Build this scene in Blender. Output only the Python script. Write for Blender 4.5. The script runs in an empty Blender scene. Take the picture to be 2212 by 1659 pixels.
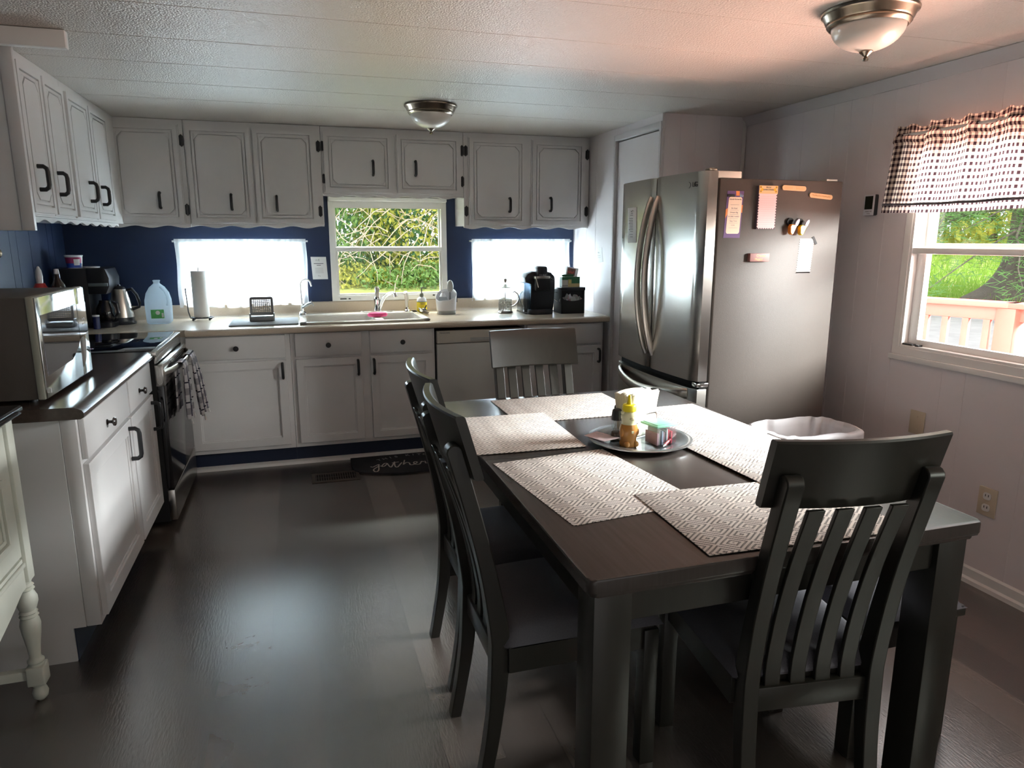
import bpy, bmesh, math, random
from mathutils import Vector, Matrix, Euler
R = math.radians
scene = bpy.context.scene
col = scene.collection

# ------------------------------------------------------------------ camera
cam_d = bpy.data.cameras.new('camera')
cam = bpy.data.objects.new('camera', cam_d); col.objects.link(cam)
cam_d.sensor_fit = 'HORIZONTAL'; cam_d.sensor_width = 36.0
cam_d.lens = 36.0 * 1508.5 / 2212.0
cam_d.clip_start = 0.02; cam_d.clip_end = 400
cam.location = (0.0, -4.5576, 1.4502)
cam.rotation_euler = (R(90 - 11.717), R(0.0), R(-17.023))
scene.camera = cam

# ------------------------------------------------------------------ colour management
scene.view_settings.view_transform = 'Standard'
scene.view_settings.look = 'None'
scene.view_settings.gamma = 1.0
scene.view_settings.use_curve_mapping = False
scene.view_settings.exposure = 1.75

# ------------------------------------------------------------------ daylight
SKY, SUN = 0.72, 1.1
XR_ = 2.704
world = bpy.data.worlds.new('sky'); scene.world = world
world.use_nodes = True
wn = world.node_tree.nodes; wl = world.node_tree.links
wn.clear()
w_out = wn.new('ShaderNodeOutputWorld'); w_bg = wn.new('ShaderNodeBackground')
w_bg.inputs['Color'].default_value = (0.92, 0.95, 1.0, 1); w_bg.inputs['Strength'].default_value = SKY
wl.new(w_bg.outputs[0], w_out.inputs[0])
sun_d = bpy.data.lights.new('sun', 'SUN'); sun_d.energy = SUN; sun_d.angle = R(1.0); sun_d.color = (1.0, 0.95, 0.86)
sun = bpy.data.objects.new('sun', sun_d); col.objects.link(sun)
sun.rotation_euler = Vector((0.10, 0.52, -0.85)).to_track_quat('-Z', 'Y').to_euler()

def area(name, loc, target, sx, sy, power, color, spread=180):
    d = bpy.data.lights.new(name, 'AREA'); d.shape = 'RECTANGLE'; d.size = sx; d.size_y = sy
    d.energy = power; d.color = color; d.spread = R(spread)
    o = bpy.data.objects.new(name, d); col.objects.link(o)
    o.location = loc
    o.rotation_euler = (Vector(target) - Vector(loc)).to_track_quat('-Z', 'Y').to_euler()
    return o
# daylight coming in through each window opening, and fill through an added unseen one
area('daylight_sink_window', (0.67, 1.45, 2.75), (0.67, -0.2, 0.8), 1.6, 0.9, 110, (1.0, 1.0, 0.92))
area('daylight_left_curtain', (-0.345, 0.86, 1.14), (-0.345, -2, 1.12), 0.76, 0.24, 13, (0.72, 0.87, 1.0))
area('daylight_right_curtain', (1.68, 0.86, 1.14), (1.68, -2, 1.12), 0.72, 0.24, 13, (0.74, 0.88, 1.0))
area('daylight_dining_window', (4.0, -4.35, 1.80), (1.2, -0.6, 0.72), 1.2, 0.7, 26, (1.0, 0.98, 0.97), spread=70)
area('daylight_dining_sky', (6.9, -2.9, 3.1), (1.1, -2.7, 0.7), 2.4, 1.8, 520, (0.97, 0.98, 1.0), spread=120)
area('deck_reflected_sunlight', (3.70, -2.7, 0.02), (1.2, -2.6, 2.2), 1.1, 1.7, 80, (1.0, 0.58, 0.46), spread=120)
area('added_window_fill', (XR_ + 0.16, -5.15, 1.42), (0, -4.2, 1.1), 0.92, 0.9, 8, (0.97, 1.0, 0.86))  # general fill from the right rear, at an added window out of view

# ------------------------------------------------------------------ materials
def srgb(r, g, b):
    f = lambda c: (c / 255 / 12.92) if c / 255 <= 0.04045 else ((c / 255 + 0.055) / 1.055) ** 2.4
    return (f(r), f(g), f(b), 1.0)
def newmat(name):
    m = bpy.data.materials.new(name); m.use_nodes = True
    nt = m.node_tree
    return m, nt, nt.nodes['Principled BSDF']
def mat(name, color, rough=0.5, metal=0.0, spec=0.5, noise=0.0, nscale=30, bump=0.0, bscale=200, coat=0.0, stretch=None, aniso=0.0, emis=None):
    m, nt, b = newmat(name)
    color = tuple(color[:3]) + (1.0,)
    b.inputs['Base Color'].default_value = color
    b.inputs['Roughness'].default_value = rough
    b.inputs['Metallic'].default_value = metal
    b.inputs['Specular IOR Level'].default_value = spec
    if coat: b.inputs['Coat Weight'].default_value = coat; b.inputs['Coat Roughness'].default_value = 0.1
    if aniso: b.inputs['Anisotropic'].default_value = aniso
    tc = nt.nodes.new('ShaderNodeTexCoord'); mp = nt.nodes.new('ShaderNodeMapping')
    nt.links.new(tc.outputs['Object'], mp.inputs['Vector'])
    if stretch: mp.inputs['Scale'].default_value = stretch
    if noise:
        n = nt.nodes.new('ShaderNodeTexNoise'); n.inputs['Scale'].default_value = nscale; n.inputs['Detail'].default_value = 5
        nt.links.new(mp.outputs[0], n.inputs['Vector'])
        mx = nt.nodes.new('ShaderNodeMix'); mx.data_type = 'RGBA'
        mx.inputs['A'].default_value = tuple(max(0, c * (1 - noise)) for c in color[:3]) + (1,)
        mx.inputs['B'].default_value = tuple(min(1, c * (1 + noise)) for c in color[:3]) + (1,)
        nt.links.new(n.outputs['Fac'], mx.inputs['Factor'])
        nt.links.new(mx.outputs['Result'], b.inputs['Base Color'])
    if bump:
        n2 = nt.nodes.new('ShaderNodeTexNoise'); n2.inputs['Scale'].default_value = bscale; n2.inputs['Detail'].default_value = 3
        nt.links.new(mp.outputs[0], n2.inputs['Vector'])
        bp = nt.nodes.new('ShaderNodeBump'); bp.inputs['Strength'].default_value = bump; bp.inputs['Distance'].default_value = 0.002
        nt.links.new(n2.outputs['Fac'], bp.inputs['Height']); nt.links.new(bp.outputs[0], b.inputs['Normal'])
    if emis:
        b.inputs['Emission Color'].default_value = tuple(emis[:3]) + (1,); b.inputs['Emission Strength'].default_value = emis[3]
    return m
def glass_mat(name, tint=(1, 1, 1), refl=1.0, rough=0.0):
    m = bpy.data.materials.new(name); m.use_nodes = True; nt = m.node_tree; nt.nodes.clear()
    out = nt.nodes.new('ShaderNodeOutputMaterial'); mx = nt.nodes.new('ShaderNodeMixShader')
    tr = nt.nodes.new('ShaderNodeBsdfTransparent'); tr.inputs[0].default_value = tuple(tint) + (1,)
    gl = nt.nodes.new('ShaderNodeBsdfGlossy'); gl.inputs['Roughness'].default_value = rough
    lw = nt.nodes.new('ShaderNodeLayerWeight'); lw.inputs['Blend'].default_value = 0.5
    pw = nt.nodes.new('ShaderNodeMath'); pw.operation = 'POWER'; pw.inputs[1].default_value = 4.0
    mu = nt.nodes.new('ShaderNodeMath'); mu.operation = 'MULTIPLY_ADD'; mu.inputs[1].default_value = 0.6 * refl; mu.inputs[2].default_value = 0.04 * refl
    nt.links.new(lw.outputs['Facing'], pw.inputs[0]); nt.links.new(pw.outputs[0], mu.inputs[0]); nt.links.new(mu.outputs[0], mx.inputs[0])
    nt.links.new(tr.outputs[0], mx.inputs[1]); nt.links.new(gl.outputs[0], mx.inputs[2]); nt.links.new(mx.outputs[0], out.inputs[0])
    return m
def cloth_mat(name, color, transp=0.3, transl=0.5):
    m = bpy.data.materials.new(name); m.use_nodes = True; nt = m.node_tree; nt.nodes.clear()
    out = nt.nodes.new('ShaderNodeOutputMaterial')
    df = nt.nodes.new('ShaderNodeBsdfDiffuse'); tl = nt.nodes.new('ShaderNodeBsdfTranslucent'); tr = nt.nodes.new('ShaderNodeBsdfTransparent')
    df.inputs[0].default_value = tuple(color) + (1,); tl.inputs[0].default_value = tuple(color) + (1,)
    m1 = nt.nodes.new('ShaderNodeMixShader'); m1.inputs[0].default_value = transl
    m2 = nt.nodes.new('ShaderNodeMixShader'); m2.inputs[0].default_value = transp
    nt.links.new(df.outputs[0], m1.inputs[1]); nt.links.new(tl.outputs[0], m1.inputs[2])
    nt.links.new(m1.outputs[0], m2.inputs[1]); nt.links.new(tr.outputs[0], m2.inputs[2]); nt.links.new(m2.outputs[0], out.inputs[0])
    return m
def N(nt, typ, **kw):
    n = nt.nodes.new(typ)
    for k, v in kw.items():
        if k.startswith('i_'):
            n.inputs[int(k[2:]) if k[2:].isdigit() else k[2:]].default_value = v
        else: setattr(n, k, v)
    return n
def math_n(nt, op, a, b=None):
    n = nt.nodes.new('ShaderNodeMath'); n.operation = op
    for i, x in enumerate((a, b)):
        if x is None: continue
        if isinstance(x, (int, float)): n.inputs[i].default_value = x
        else: nt.links.new(x, n.inputs[i])
    return n.outputs[0]
def mixcol(nt, f, a, b):
    n = nt.nodes.new('ShaderNodeMix'); n.data_type = 'RGBA'
    for k, x in (('Factor', f), ('A', a), ('B', b)):
        if isinstance(x, (int, float)): n.inputs[k].default_value = x
        elif isinstance(x, tuple): n.inputs[k].default_value = tuple(x[:3]) + (1,)
        else: nt.links.new(x, n.inputs[k])
    return n.outputs['Result']

M = {}
M['cab'] = mat('white_cabinet_paint', (0.66, 0.645, 0.64), 0.38, noise=0.04, nscale=9, bump=0.06, bscale=90)
M['cab_in'] = mat('cabinet_shadow_gap', (0.16, 0.15, 0.15), 0.7)
M['antique'] = mat('antique_white_paint', (0.60, 0.61, 0.54), 0.4, noise=0.07, nscale=14, bump=0.1, bscale=60)
M['navy'] = mat('navy_wall_paint', (0.008, 0.021, 0.066), 0.5, noise=0.15, nscale=5, bump=0.1, bscale=150)
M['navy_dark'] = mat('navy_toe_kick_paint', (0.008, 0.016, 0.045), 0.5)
M['grey_wall'] = mat('lavender_grey_wall_paint', (0.70, 0.655, 0.665), 0.5, noise=0.03, nscale=6, bump=0.08, bscale=160)
M['trim'] = mat('white_trim', (0.72, 0.71, 0.69), 0.4)
M['trim_grey'] = mat('grey_painted_trim', (0.58, 0.55, 0.56), 0.45)
M['vinyl'] = mat('white_window_vinyl', (0.78, 0.78, 0.76), 0.35)
M['black'] = mat('black_metal', (0.012, 0.012, 0.014), 0.35)
M['black_plastic'] = mat('black_plastic', (0.013, 0.014, 0.018), 0.35)
M['black_matte'] = mat('matte_black', (0.012, 0.012, 0.013), 0.7)
M['bronze'] = mat('antique_bronze', (0.36, 0.30, 0.235), 0.26, metal=1.0)
M['chrome'] = mat('chrome', (0.75, 0.75, 0.74), 0.12, metal=1.0)
M['nickel'] = mat('brushed_nickel', (0.55, 0.52, 0.47), 0.28, metal=1.0)
M['knob_bronze'] = mat('dark_bronze_knob', (0.03, 0.02, 0.018), 0.25, spec=0.6)
M['steel'] = mat('brushed_stainless', (0.52, 0.50, 0.47), 0.24, metal=1.0, bump=0.03, bscale=60, stretch=(40, 1, 1), aniso=0.4)
M['steel_side'] = mat('grey_painted_steel', (0.088, 0.073, 0.064), 0.46, spec=0.4, noise=0.05, nscale=50, bump=0.25, bscale=420)
M['gasket'] = mat('dark_grey_gasket', (0.03, 0.03, 0.03), 0.6)
M['table'] = mat('dark_brown_stained_wood', (0.046, 0.037, 0.033), 0.27, noise=0.28, nscale=4, stretch=(22, 1.2, 1), bump=0.05, bscale=8)
M['chair'] = mat('dark_grey_brown_wood', (0.023, 0.021, 0.017), 0.33, noise=0.2, nscale=8, stretch=(6, 6, 1), bump=0.05, bscale=30)
M['seat'] = mat('charcoal_fabric', (0.115, 0.110, 0.125), 0.85, spec=0.25, noise=0.22, nscale=260, bump=0.4, bscale=700)
M['stone'] = mat('beige_laminate', (0.50, 0.415, 0.325), 0.22, noise=0.12, nscale=160)
M['brown_lam'] = mat('dark_brown_laminate', (0.060, 0.042, 0.034), 0.22, noise=0.45, nscale=70)
M['porcelain'] = mat('white_porcelain', (0.72, 0.69, 0.63), 0.15, coat=0.4)
M['black_glass'] = mat('black_glass', (0.006, 0.006, 0.008), 0.04, spec=0.8)
M['oven_glass'] = mat('oven_door_glass', (0.010, 0.010, 0.012), 0.10, spec=0.7)
M['paper'] = mat('white_paper', (0.75, 0.74, 0.73), 0.8)
M['ink'] = mat('grey_ink', (0.10, 0.10, 0.11), 0.8)
M['ink_light'] = mat('faint_ink', (0.35, 0.34, 0.34), 0.8)
M['white_plastic'] = mat('white_plastic', (0.70, 0.70, 0.74), 0.35)
M['grey_plastic'] = mat('grey_plastic', (0.22, 0.225, 0.235), 0.5)
M['lightgrey_plastic'] = mat('light_grey_plastic', (0.42, 0.43, 0.42), 0.45)
M['almond'] = mat('almond_plastic', (0.58, 0.50, 0.38), 0.4)
M['bisque'] = mat('bisque_panel', (0.60, 0.57, 0.50), 0.4)
M['dw'] = mat('dishwasher_panel', (0.52, 0.52, 0.50), 0.35)
M['glass'] = glass_mat('window_glass', (0.96, 0.98, 0.97), 0.7)
M['clear'] = glass_mat('clear_glass', (0.88, 0.91, 0.92), 1.4, 0.02)
M['sheer'] = cloth_mat('sheer_white_fabric', (0.80, 0.81, 0.82), 0.14, 0.62)
M['bag'] = cloth_mat('translucent_white_bag', (0.75, 0.74, 0.76), 0.10, 0.35)
M['jug'] = cloth_mat('translucent_jug_plastic', (0.62, 0.72, 0.80), 0.28, 0.5)
M['towel_paper'] = mat('paper_towel', (0.66, 0.64, 0.61), 0.9, bump=0.3, bscale=220)
M['yellow_soap'] = mat('yellow_soap', (0.75, 0.58, 0.03), 0.25)
M['yellow'] = mat('yellow_plastic', (0.80, 0.66, 0.02), 0.35)
M['honey'] = mat('amber_honey', (0.42, 0.19, 0.045), 0.18)
M['honey_clear'] = mat('milky_bear_plastic', (0.66, 0.64, 0.40), 0.25)
M['mint'] = mat('mint_green_plastic', (0.28, 0.62, 0.46), 0.3)
M['napkin'] = mat('paper_napkin', (0.78, 0.72, 0.60), 0.9, bump=0.35, bscale=160)
M['tray'] = mat('silver_tray', (0.42, 0.44, 0.45), 0.24, metal=0.9, noise=0.1, nscale=40)
M['green'] = mat('green_box_print', (0.02, 0.13, 0.05), 0.45)
M['tan'] = mat('tan_print', (0.50, 0.38, 0.16), 0.5)
M['red'] = mat('red_plastic', (0.42, 0.02, 0.02), 0.4)
M['pinkred'] = mat('pink_sponge', (0.75, 0.07, 0.22), 0.8)
M['blue'] = mat('blue_print', (0.03, 0.08, 0.40), 0.45)
M['magenta'] = mat('crimson_print', (0.38, 0.03, 0.12), 0.45)
M['rug'] = mat('black_rug', (0.013, 0.013, 0.017), 0.9, noise=0.6, nscale=120, bump=0.5, bscale=300)
M['chalk'] = mat('cream_lettering', (0.45, 0.40, 0.36), 0.9)
M['brown_metal'] = mat('brown_register_metal', (0.060, 0.046, 0.036), 0.45)
M['dark_hole'] = mat('dark_duct', (0.006, 0.006, 0.006), 0.9)
M['wood_light'] = mat('light_birch', (0.72, 0.45, 0.23), 0.5, noise=0.1, nscale=10)
M['mauve'] = mat('mauve_wood', (0.26, 0.12, 0.11), 0.5)
M['gold'] = mat('gold_lettering', (0.65, 0.33, 0.08), 0.35)
M['orange'] = mat('orange_translucent', (0.85, 0.26, 0.03), 0.2)
M['gold_trans'] = mat('golden_translucent', (0.62, 0.46, 0.02), 0.2)
M['lens_grey'] = mat('pale_grey_plastic', (0.40, 0.38, 0.44), 0.4)
M['screen'] = mat('dark_lcd', (0.02, 0.022, 0.015), 0.15)
M['deck_red'] = mat('salmon_red_deck_paint', (0.62, 0.13, 0.095), 0.6, noise=0.06, nscale=10)
M['bark'] = mat('grey_bark', (0.17, 0.14, 0.115), 0.95, noise=0.45, nscale=9, stretch=(3, 3, 0.5), bump=0.9, bscale=14)
M['gravel'] = mat('grey_gravel', (0.33, 0.315, 0.32), 0.95, noise=0.3, nscale=3, bump=0.6, bscale=30)
M['lawn'] = mat('sunlit_lawn', (0.40, 0.44, 0.14), 0.95, noise=0.25, nscale=1.5, bump=0.6, bscale=60)
M['leaf_a'] = cloth_mat('green_leaf', (0.26, 0.42, 0.15), 0.0, 0.35)
M['leaf_b'] = cloth_mat('yellow_green_leaf', (0.58, 0.58, 0.14), 0.0, 0.35)
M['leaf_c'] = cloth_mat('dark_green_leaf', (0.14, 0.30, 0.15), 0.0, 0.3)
M['needle'] = cloth_mat('pine_needle', (0.16, 0.30, 0.10), 0.0, 0.3)
M['twig'] = mat('bare_twig', (0.58, 0.47, 0.38), 0.9)
M['grassblade'] = cloth_mat('grass_blade', (0.38, 0.58, 0.12), 0.0, 0.4)
M['marble_glass'] = mat('alabaster_glass', (0.72, 0.68, 0.62), 0.32, noise=0.09, nscale=7, coat=0.2)

def ceiling_mat():
    m, nt, b = newmat('textured_ceiling')
    b.inputs['Base Color'].default_value = (0.62, 0.575, 0.53, 1); b.inputs['Roughness'].default_value = 0.36
    b.inputs['Specular IOR Level'].default_value = 0.55
    tc = N(nt, 'ShaderNodeTexCoord')
    n1 = N(nt, 'ShaderNodeTexNoise'); n1.inputs['Scale'].default_value = 150; n1.inputs['Detail'].default_value = 2
    n2 = N(nt, 'ShaderNodeTexVoronoi'); n2.inputs['Scale'].default_value = 125
    nt.links.new(tc.outputs['Object'], n1.inputs['Vector']); nt.links.new(tc.outputs['Object'], n2.inputs['Vector'])
    h = math_n(nt, 'ADD', n1.outputs['Fac'], math_n(nt, 'MULTIPLY', n2.outputs['Distance'], -0.6))
    bp = N(nt, 'ShaderNodeBump'); bp.inputs['Strength'].default_value = 0.8; bp.inputs['Distance'].default_value = 0.0035
    nt.links.new(h, bp.inputs['Height']); nt.links.new(bp.outputs[0], b.inputs['Normal'])
    return m
M['ceiling'] = ceiling_mat()
def floor_mat():
    m, nt, b = newmat('dark_vinyl_plank')
    tc = N(nt, 'ShaderNodeTexCoord')
    mp = N(nt, 'ShaderNodeMapping'); mp.inputs['Rotation'].default_value = (0, 0, R(90))
    nt.links.new(tc.outputs['Object'], mp.inputs['Vector'])
    br = N(nt, 'ShaderNodeTexBrick'); br.offset = 0.37; br.inputs['Scale'].default_value = 1.0
    br.inputs['Color1'].default_value = (0.022, 0.016, 0.014, 1); br.inputs['Color2'].default_value = (0.135, 0.106, 0.090, 1)
    br.inputs['Mortar'].default_value = (0.012, 0.009, 0.008, 1); br.inputs['Mortar Size'].default_value = 0.0012
    br.inputs['Brick Width'].default_value = 1.1; br.inputs['Row Height'].default_value = 0.165; br.inputs['Bias'].default_value = -0.05
    nt.links.new(mp.outputs[0], br.inputs['Vector'])
    ms = N(nt, 'ShaderNodeMapping'); ms.inputs['Scale'].default_value = (9, 1.0, 1)
    nt.links.new(tc.outputs['Object'], ms.inputs['Vector'])
    n = N(nt, 'ShaderNodeTexNoise'); n.inputs['Scale'].default_value = 2.6; n.inputs['Detail'].default_value = 8; n.inputs['Roughness'].default_value = 0.65
    nt.links.new(ms.outputs[0], n.inputs['Vector'])
    nb = N(nt, 'ShaderNodeTexNoise'); nb.inputs['Scale'].default_value = 2.2; nb.inputs['Detail'].default_value = 6; nb.inputs['Distortion'].default_value = 0.8
    nt.links.new(tc.outputs['Object'], nb.inputs['Vector'])
    cr = N(nt, 'ShaderNodeValToRGB'); cr.color_ramp.elements[0].position = 0.30; cr.color_ramp.elements[1].position = 0.85
    nt.links.new(n.outputs['Fac'], cr.inputs[0])
    cr2 = N(nt, 'ShaderNodeValToRGB'); cr2.color_ramp.elements[0].position = 0.42; cr2.color_ramp.elements[1].position = 0.70
    nt.links.new(nb.outputs['Fac'], cr2.inputs[0])
    c1 = mixcol(nt, math_n(nt, 'MULTIPLY', cr.outputs[0], 0.32), br.outputs['Color'], (0.15, 0.12, 0.10))
    c2 = mixcol(nt, math_n(nt, 'MULTIPLY', cr2.outputs[0], 0.45), c1, (0.012, 0.010, 0.010))
    nt.links.new(c2, b.inputs['Base Color'])
    b.inputs['Specular IOR Level'].default_value = 0.9; b.inputs['IOR'].default_value = 2.0
    rr = math_n(nt, 'ADD', math_n(nt, 'MULTIPLY', n.outputs['Fac'], 0.12), 0.20)
    b.inputs['Roughness'].default_value = 0.27
    mb_ = N(nt, 'ShaderNodeMapping'); mb_.inputs['Scale'].default_value = (150, 30, 1)
    nt.links.new(tc.outputs['Object'], mb_.inputs['Vector'])
    nn = N(nt, 'ShaderNodeTexNoise'); nn.inputs['Scale'].default_value = 1.0; nn.inputs['Detail'].default_value = 4
    nt.links.new(mb_.outputs[0], nn.inputs['Vector'])
    hh = math_n(nt, 'SUBTRACT', nn.outputs['Fac'], math_n(nt, 'MULTIPLY', br.outputs['Fac'], 0.9))
    bp = N(nt, 'ShaderNodeBump'); bp.inputs['Strength'].default_value = 0.28; bp.inputs['Distance'].default_value = 0.0022
    nt.links.new(hh, bp.inputs['Height']); nt.links.new(bp.outputs[0], b.inputs['Normal'])
    return m
M['floor'] = floor_mat()
def placemat_mat():
    m, nt, b = newmat('woven_diamond_placemat')
    tc = N(nt, 'ShaderNodeTexCoord'); sp = N(nt, 'ShaderNodeSeparateXYZ')
    nt.links.new(tc.outputs['Object'], sp.inputs[0])
    u = math_n(nt, 'PINGPONG', math_n(nt, 'ADD', sp.outputs[0], 5.0), 0.045)
    v = math_n(nt, 'PINGPONG', math_n(nt, 'ADD', sp.outputs[1], 5.0), 0.037)
    d = math_n(nt, 'ADD', math_n(nt, 'DIVIDE', u, 0.045), math_n(nt, 'DIVIDE', v, 0.037))
    f = math_n(nt, 'FRACT', math_n(nt, 'MULTIPLY', d, 2.6))
    s = math_n(nt, 'LESS_THAN', f, 0.45)
    ck = N(nt, 'ShaderNodeTexChecker'); ck.inputs['Scale'].default_value = 260
    nt.links.new(tc.outputs['Object'], ck.inputs['Vector'])
    fac = math_n(nt, 'MULTIPLY', s, math_n(nt, 'ADD', math_n(nt, 'MULTIPLY', ck.outputs['Fac'], 0.35), 0.60))
    c = mixcol(nt, fac, (0.74, 0.66, 0.60), (0.13, 0.11, 0.10))
    nt.links.new(c, b.inputs['Base Color']); b.inputs['Roughness'].default_value = 0.85
    bp = N(nt, 'ShaderNodeBump'); bp.inputs['Strength'].default_value = 0.4; bp.inputs['Distance'].default_value = 0.0012
    nt.links.new(math_n(nt, 'SUBTRACT', 1.0, f), bp.inputs['Height']); nt.links.new(bp.outputs[0], b.inputs['Normal'])
    return m
M['placemat'] = placemat_mat()
def gingham(name, cell, dark, mid, light, transl):
    m = bpy.data.materials.new(name); m.use_nodes = True; nt = m.node_tree; nt.nodes.clear()
    out = N(nt, 'ShaderNodeOutputMaterial')
    uv = N(nt, 'ShaderNodeUVMap'); sp = N(nt, 'ShaderNodeSeparateXYZ'); nt.links.new(uv.outputs[0], sp.inputs[0])
    a = math_n(nt, 'LESS_THAN', math_n(nt, 'FRACT', math_n(nt, 'DIVIDE', sp.outputs[0], cell)), 0.5)
    c_ = math_n(nt, 'LESS_THAN', math_n(nt, 'FRACT', math_n(nt, 'DIVIDE', sp.outputs[1], cell)), 0.5)
    s = math_n(nt, 'ADD', a, c_)
    c1 = mixcol(nt, math_n(nt, 'GREATER_THAN', s, 0.5), light, mid)
    c2 = mixcol(nt, math_n(nt, 'GREATER_THAN', s, 1.5), c1, dark)
    df = N(nt, 'ShaderNodeBsdfDiffuse'); tl = N(nt, 'ShaderNodeBsdfTranslucent'); mx = N(nt, 'ShaderNodeMixShader')
    mx.inputs[0].default_value = transl
    nt.links.new(c2, df.inputs[0]); nt.links.new(c2, tl.inputs[0])
    nt.links.new(df.outputs[0], mx.inputs[1]); nt.links.new(tl.outputs[0], mx.inputs[2]); nt.links.new(mx.outputs[0], out.inputs[0])
    return m
M['gingham'] = gingham('black_cream_gingham', 0.027, (0.030, 0.016, 0.020), (0.26, 0.21, 0.19), (0.72, 0.62, 0.52), 0.45)
def towel_mat():
    m, nt, b = newmat('checked_dish_towel')
    uv = N(nt, 'ShaderNodeUVMap'); sp = N(nt, 'ShaderNodeSeparateXYZ'); nt.links.new(uv.outputs[0], sp.inputs[0])
    st = math_n(nt, 'LESS_THAN', math_n(nt, 'FRACT', math_n(nt, 'DIVIDE', sp.outputs[0], 0.011)), 0.42)
    bands = math_n(nt, 'LESS_THAN', math_n(nt, 'FRACT', math_n(nt, 'DIVIDE', sp.outputs[1], 0.105)), 0.34)
    line = math_n(nt, 'LESS_THAN', math_n(nt, 'FRACT', math_n(nt, 'ADD', math_n(nt, 'DIVIDE', sp.outputs[1], 0.105), 0.32)), 0.07)
    blk = math_n(nt, 'LESS_THAN', math_n(nt, 'FRACT', math_n(nt, 'DIVIDE', sp.outputs[0], 0.11)), 0.45)
    c0 = mixcol(nt, math_n(nt, 'MULTIPLY', st, math_n(nt, 'SUBTRACT', 1.0, blk)), (0.62, 0.60, 0.62), (0.10, 0.10, 0.15))
    c1 = mixcol(nt, math_n(nt, 'MULTIPLY', bands, 0.55), c0, (0.06, 0.06, 0.09))
    c2 = mixcol(nt, line, c1, (0.02, 0.02, 0.04))
    nt.links.new(c2, b.inputs['Base Color']); b.inputs['Roughness'].default_value = 0.9
    return m
M['towel'] = towel_mat()
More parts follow.
